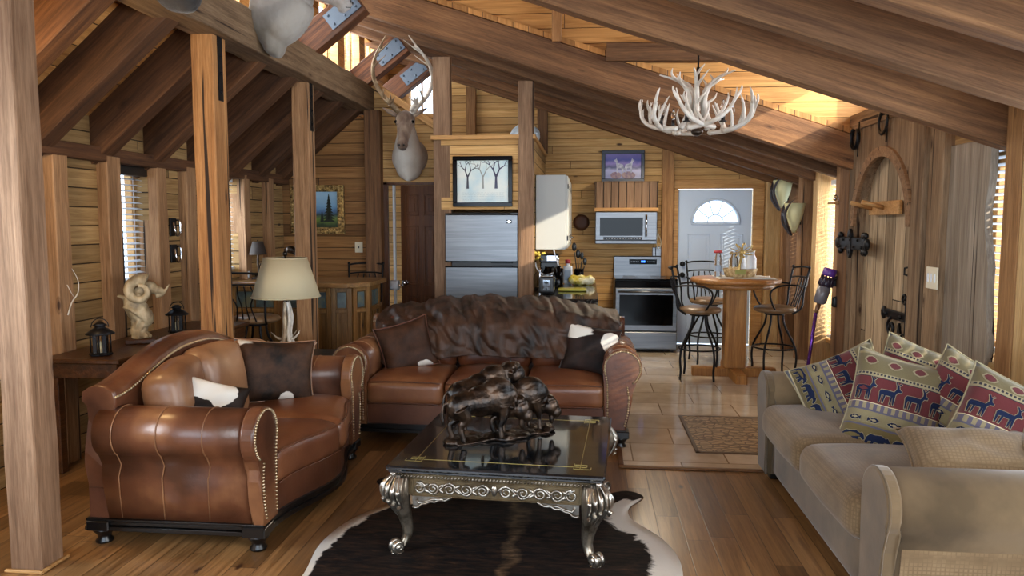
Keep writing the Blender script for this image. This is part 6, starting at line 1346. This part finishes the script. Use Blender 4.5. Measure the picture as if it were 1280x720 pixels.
# ================================================================== TROPHY MOUNTS
def head_mount(name, label, loc, rz, furs, antlers, s=1.0, hz=0.27, tilt_head=0.0, hw=1.0, chest=1.0):
    """shoulder mount facing local -Y, back plate on y=0"""
    t = thing(name, label, 'trophy mount', loc, rz)
    b = MB(); b.T = Matrix.Scale(s, 4)
    b.tube(spline([(0, 0.02, -0.05), (0, -0.08, -0.06), (0, -0.17, 0.03-(0.27-hz)*0.25), (0, -0.22, 0.16-(0.27-hz)*0.6), (0, -0.27, hz-0.01)], 6), [0.205, 0.19, 0.15, 0.11, 0.085], 20)
    b.ball((0, -0.08*chest, -0.16), (0.15, 0.13*chest, 0.16)); b.ball((0, -0.13*chest, -0.20), (0.09, 0.09*chest, 0.13))
    organic('shoulder', b, furs[0], t, voxel=0.012, smooth=5, disp=0.008, dscale=0.03)
    b = MB(); b.T = Matrix.Scale(s, 4) @ Matrix.Translation((0, -0.27, hz)) @ Matrix.Rotation(tilt_head, 4, 'X') @ Matrix.Diagonal((hw, hw, hw, 1))
    H = b.T.copy(); b.ball((0, -0.02, 0.03), (0.080, 0.095, 0.085)); b.tube(spline([(0, -0.03, 0.02), (0, -0.12, -0.03), (0, -0.20, -0.075), (0, -0.25, -0.105)], 5), [0.075, 0.058, 0.046, 0.042], 16); b.ball((0, -0.255, -0.105), (0.046, 0.038, 0.044)); b.ball((0, -0.235, -0.14), (0.030, 0.03, 0.02))
    for q in (-1, 1): b.ball((q*0.055, -0.075, 0.035), (0.022, 0.03, 0.02)); b.ball((q*0.022, -0.285, -0.10), (0.014, 0.014, 0.014))
    hd = organic('head', b, furs[1], t, voxel=0.008, smooth=4, disp=0.003, dscale=0.02)
    for q in (-1, 1):
        b = MB(); b.T = H
        pts = [(q*(0.055+0.13*f), 0.0, 0.06+0.075*f) for f in (0, .25, .5, .75, 1)]; b.tube(pts, [0.018, 0.036, 0.040, 0.026, 0.004], 10, flat=0.45); b.build('ear', furs[1], hd)
        b = MB(); b.T = H; b.ball((q*0.068, -0.088, 0.040), 0.014, 10); b.build('eye', 'black_gloss', hd)
    b = MB(); b.T = H
    for q in (-1, 1): b.ball((q*0.018, -0.296, -0.098), (0.009, 0.008, 0.010), 8)
    b.tube([(-0.03, -0.270, -0.135), (0, -0.290, -0.130), (0.03, -0.270, -0.135)], 0.003, 5); b.build('nose', 'black_plastic', hd)
    if antlers: antlers(t, H)
    return t
def fur(name, a, c, sc=6): return mottled(name, a, c, sc, 0.8, 0.5, 80, (1, 1, 0.4), sheen=0.2, lo=0.35, hi=0.62)
def fur_z(name, top, bot, z0, z1):
    n = N(name); tc = n.n('ShaderNodeTexCoord'); v = tc.outputs['Object']; sp = n.n('ShaderNodeSeparateXYZ'); n.l(v, sp.inputs[0]); f = n.math('ADD', sp.outputs[0], n.math('MULTIPLY', n.math('SUBTRACT', n.noise(v, 8, 4), 0.5), 0.12))
    n.p(color=n.ramp(n.math('DIVIDE', n.math('SUBTRACT', f, z0), z1-z0), [(0.3, S(bot)), (0.7, S(top))]), rough=0.8, sheen=0.2, spec=0.2); n.bump(n.noise(v, 90, 3), 0.4, 0.004); return n.m
def caribou_antlers(t, H):
    for q in (-1, 1):
        b = MB(); b.T = H @ Matrix.Diagonal((0.78, 0.78, 0.78, 1)); r = 0.027
        main = spline([(q*0.035, -0.02, 0.09), (q*0.12, 0.03, 0.17), (q*0.24, 0.05, 0.30), (q*0.30, 0.02, 0.45), (q*0.29, -0.05, 0.60), (q*0.23, -0.12, 0.73), (q*0.15, -0.14, 0.81)], 6)
        b.tube(main, [r, r, r*0.85, r*0.8, r*0.7, r*0.5, r*0.2], 9)
        for i, dx, L in ((24, -0.6, 0.16), (27, 0.3, 0.20), (30, -0.5, 0.20), (33, 0.4, 0.14), (18, 0.9, 0.10)):
            P = Vector(main[i]); dr = Vector((-q*0.5+q*dx*0.6, -0.45, 0.65)).normalized(); b.tube(spline([tuple(P), tuple(P+dr*L*0.5), tuple(P+dr*L+Vector((-q*0.03, 0, 0.03)))], 4), [r*0.6, r*0.45, r*0.12], 7, flat=0.6)
        # brow shovel with fingers
        P = Vector(main[4]); tip = P+Vector((q*0.05-0.0, -0.12, 0.10)); b.tube(spline([tuple(P), tuple(P+Vector((-q*0.01, -0.07, 0.03))), tuple(tip)], 4), [r*0.7, r*0.8, r*1.2], 8)
        for k in range(4 if q < 0 else 3):
            a = -0.7+k*0.5; dr = Vector((q*math.sin(a)*0.8, -0.35, math.cos(a)*0.8)).normalized(); b.tube([tuple(tip), tuple(tip+dr*0.05), tuple(tip+dr*0.11)], [r*0.9, r*0.6, r*0.12], 7, flat=0.6)
        P = Vector(main[9]); b.tube(spline([tuple(P), tuple(P+Vector((q*0.02, -0.12, 0.06))), tuple(P+Vector((q*0.0, -0.20, 0.16)))], 4), [r*0.7, r*0.5, r*0.15], 7)
        b.build('antler', 'antler_brown' if q < 0 else 'antler', t)
head_mount('caribou_mount', 'caribou shoulder mount with tall curved antlers on the boards beside the brown door', (-1.97, 8.27, 2.36), math.radians(5), [fur_z('caribou neck', '8a6c50', 'cfcac0', -0.25, 0.42), fur('caribou face', '5a4436', 'a08c78')], caribou_antlers, s=1.0, tilt_head=0.35, hw=1.3)
def whitetail_antlers(t, H):
    for q in (-1, 1):
        b = MB(); b.T = H; main = spline([(q*0.03, -0.01, 0.09), (q*0.10, 0.05, 0.20), (q*0.20, 0.04, 0.33), (q*0.22, -0.08, 0.42), (q*0.16, -0.18, 0.46)], 6); b.tube(main, [0.016, 0.014, 0.011, 0.004], 8)
        for i in (8, 13, 18): P = Vector(main[i]); b.tube([tuple(P), tuple(P+Vector((0, 0.01, 0.09))), tuple(P+Vector((-q*0.02, 0.0, 0.17)))], [0.010, 0.008, 0.002], 7)
        b.build('antler', 'antler', t)
M['pale_fur'] = mottled('pale grey white fur', '625848', '99958e', 2.2, 0.8, 0.5, 80, (1, 1, 0.6), sheen=0.2, lo=0.35, hi=0.6)
head_mount('deer_mount', 'large pale white shoulder mount high up on the hewn beam', (-2.36, 5.45, 3.16), math.radians(88), [M['pale_fur'], fur('pale face', '756c62', 'a8a5a2')], whitetail_antlers, s=1.15, hz=0.10, chest=0.55, tilt_head=0.0)
head_mount('boar_mount', 'dark-furred mount on the hewn beam, only its chin in view', (-2.36, 4.10, 3.08), math.radians(80), [fur('black fur', '0c0a09', '2a2420'), fur('black fur face', '0c0a09', '221d1a')], None, s=1.05, tilt_head=0.15)
b = MB(); b.ball((0, 0, 0.02), (0.19, 0.15, 0.19), 20); b.ball((0.10, -0.05, 0.05), (0.10, 0.10, 0.12), 14)
o = organic('fur_hat', b, mottled('pale blue grey fur', 'a9bccb', 'dfe8ee', 7, 0.7, 0.5, 80), voxel=0.012, smooth=3, disp=0.02, dscale=0.04, loc=(-0.80, 9.45, 2.60)); tag(o, 'pale blue-grey fluffy rounded form on the loft, behind the fridge post', 'ornament')

# ================================================================== RIGHT WALL THINGS
for i, (y, z, lab) in enumerate(((9.42, 1.95, 'antler wrapped wall sconce with pale cone shade, the higher one'), (8.86, 1.66, 'antler wrapped wall sconce with pale cone shade, the lower one'))):
    t = thing('wall_sconce', lab, 'sconce', (2.40, y, z), group=None)
    b = MB(); b.lathe([(0.115, 0.14), (0.09, 0.0), (0.05, -0.12), (0.02, -0.19)], (-0.07, 0, 0), 22, cap=False); o = b.build('shade', plain('pale yellow glass shade', 'd8d6a8', 0.4), t); m = o.modifiers.new('s', 'SOLIDIFY'); m.thickness = 0.004
    for q in (-1, 1):
        b = MB(); pts = spline([(-0.10, q*0.02, -0.22), (-0.17, q*0.07, -0.10), (-0.19, q*0.06, 0.02), (-0.16, q*0.10, 0.12), (-0.12, q*0.13, 0.17)], 5); b.tube(pts, [0.012, 0.017, 0.014, 0.004], 8); P = Vector(pts[9]); b.tube(spline([tuple(P), tuple(P+Vector((-0.01, -q*0.06, 0.04))), tuple(P+Vector((0.0, -q*0.10, 0.10)))], 4), [0.010, 0.003], 7); b.build('antler', plain('dark antler', '2c2830', 0.4), t)
    b = MB(); b.b2((-0.02, -0.03, -0.10), (0, 0.03, 0.05), bev=0.004); b.build('backplate', 'black_metal', t)
t = thing('stick_vacuum', 'purple and grey cordless stick vacuum hanging on the post beside the plank door', 'vacuum cleaner', (2.24, 7.32, 0.98))
purple = plain('purple metallic tube', '6a3c9c', 0.25, 0.7); grey = plain('smoky grey plastic', '6c6a70', 0.25)
A = Vector((-0.065, 0, -0.16)); B_ = Vector((0.03, 0, 0.17)); dv = (B_-A).normalized()
b = MB(); b.tube([A, A+dv*0.02, A+dv*0.16, A+dv*0.17], [0.040, 0.058, 0.060, 0.050], 22); b.build('dust_bin', grey, t)
b = MB(); b.tube([A+dv*0.17, A+dv*0.19, A+dv*0.26], [0.058, 0.062, 0.056], 22)
pv = dv.cross(Vector((0, 1, 0))).normalized()
for k in range(10):
    a = k*2*PI/10; q = (Vector((0, 1, 0))*math.cos(a)+pv*math.sin(a))*0.058; b.tube([A+dv*0.175+q, A+dv*0.27+q*0.9], [0.014, 0.009], 8)
b.build('cyclones', plain('dark cyclone plastic', '2c2436', 0.3), t)
b = MB(); b.tube([A+dv*0.27, A+dv*0.285, A+dv*0.335, A+dv*0.345], [0.055, 0.060, 0.060, 0.050], 22); b.build('filter_cap', plain('purple filter', '5a2f8c', 0.35), t)
b = MB(); b.tube(spline([A+dv*0.24+pv*-0.05, A+dv*0.25+Vector((0.11, 0, 0.01)), A+dv*0.20+Vector((0.15, 0, -0.03)), A+dv*0.10+Vector((0.13, 0, -0.05))], 5), 0.018, 10); b.rbox(A+dv*0.08+Vector((0.13, 0, -0.06)), (0.07, 0.06, 0.10), 0.015, 6); b.build('handle', 'black_plastic', t)
b = MB(); b.tube([A, A-dv*0.06, A-dv*0.09], [0.022, 0.020, 0.018], 14); b.build('neck', plain('red brown connector', '6a4a30', 0.4), t)
E_ = Vector((-0.16, -0.0, -0.88)); s0 = A-dv*0.09
b = MB(); b.tube([s0, E_], 0.016, 14); b.build('wand', purple, t)
b = MB(); b.rbox(E_+Vector((0, -0.03, -0.055)), (0.24, 0.10, 0.07), 0.025, 8); b.cyl((E_.x-0.10, E_.y-0.05, E_.z-0.055), (E_.x+0.10, E_.y-0.05, E_.z-0.055), 0.032); b.build('floor_head', grey, t)
b = MB(); b.b2((0.115, 0.03, -0.11), (0.155, 0.10, 0.16), bev=0.008); b.b2((0.06, 0.02, 0.00), (0.12, 0.07, 0.09), bev=0.008); b.b2((0.13, 0.02, -0.22), (0.15, 0.05, -0.11), bev=0.004); b.build('wall_dock', 'black_plastic', t)
t = thing('peg_rack', 'small tan wooden peg rack with two pegs on the arched plank door', 'peg rack', (2.40, 6.40, 1.70))
b = MB(); b.b2((-0.03, -0.33, -0.055), (0.0, 0.30, 0.055), bev=0.006); b.build('board', 'trimw', t)
for y in (-0.02, 0.24): b = MB(); b.tube([(-0.02, y, 0.0), (-0.20, y, 0.05)], [0.020, 0.017], 12); b.build('peg', 'trimw', t)
t = thing('peg_hook', 'tiny wooden peg shelf with metal hook beside the plank door', 'hook', (2.40, 7.52, 1.78)); b = MB(); b.b2((-0.09, -0.10, -0.02), (-0.0, 0.10, 0.0), bev=0.004); b.build('shelf', 'trimw', t); b = MB(); b.tube(spline([(-0.03, -0.05, 0), (-0.05, -0.05, 0.06), (-0.08, -0.05, 0.05)], 4), 0.007, 6); b.ball((-0.04, 0.04, 0.03), 0.02, 8); b.build('hook', 'chrome', t)
def horseshoe(label, y, z, rot):
    t = thing('horseshoe', label, 'horseshoe', (2.31, y, z)); b = MB(); pts = [(0, 0.085*math.sin(a), -0.095*math.cos(a)) for a in [math.radians(-140+280*i/20) for i in range(21)]]; R = Matrix.Rotation(rot, 3, 'X')
    pts = [tuple(R @ Vector(p)) for p in pts]; b.tube(pts, 0.018, 8, flat=0.5); b.build('shoe', 'black_metal', t)
    b = MB(); b.tube([(0.005, 0.03-0.11, 0.13), (0.0, 0.03-0.11, -0.17)], 0.006, 6); b.tube([(0, -0.08, 0.02), (-0.02, -0.16, 0.03)], 0.006, 6); b.build('hanging_spike', 'black_metal', t)
horseshoe('black horseshoe hanging above the plank door, the one farther from the window', 6.92, 2.32, 0.1)
horseshoe('black horseshoe above the plank door, the one nearer the window, half behind the rafter', 6.30, 2.38, 0.35)
t = thing('switch_plate', 'ivory triple switch plate on the timber beside the plank door', 'light switch', (2.345, 5.39, 1.205)); b = MB(); b.b2((-0.008, -0.085, -0.075), (0, 0.085, 0.075), bev=0.003); b.build('plate', 'cream_plastic', t)
for y in (-0.05, 0, 0.05): b = MB(); b.b2((-0.014, y-0.008, -0.03), (-0.006, y+0.008, 0.03), bev=0.002); b.build('toggle', 'white_paint', t)
b = MB(); b.tube(spline([(0, 0, 0), (0.01, 0.03, 0.08), (0.02, 0.08, 0.14), (0.01, 0.10, 0.22), (0.0, 0.06, 0.30)], 6), [0.005, 0.004, 0.002], 6); b.tube(spline([(0.015, 0.05, 0.11), (0.03, 0.0, 0.15), (0.02, -0.02, 0.20)], 4), 0.002, 5); tag(b.build('twig', 'antler', loc=(-3.375, 4.56, 0.98)), 'thin pale twig hanging on the wall post left of the window', 'twig')
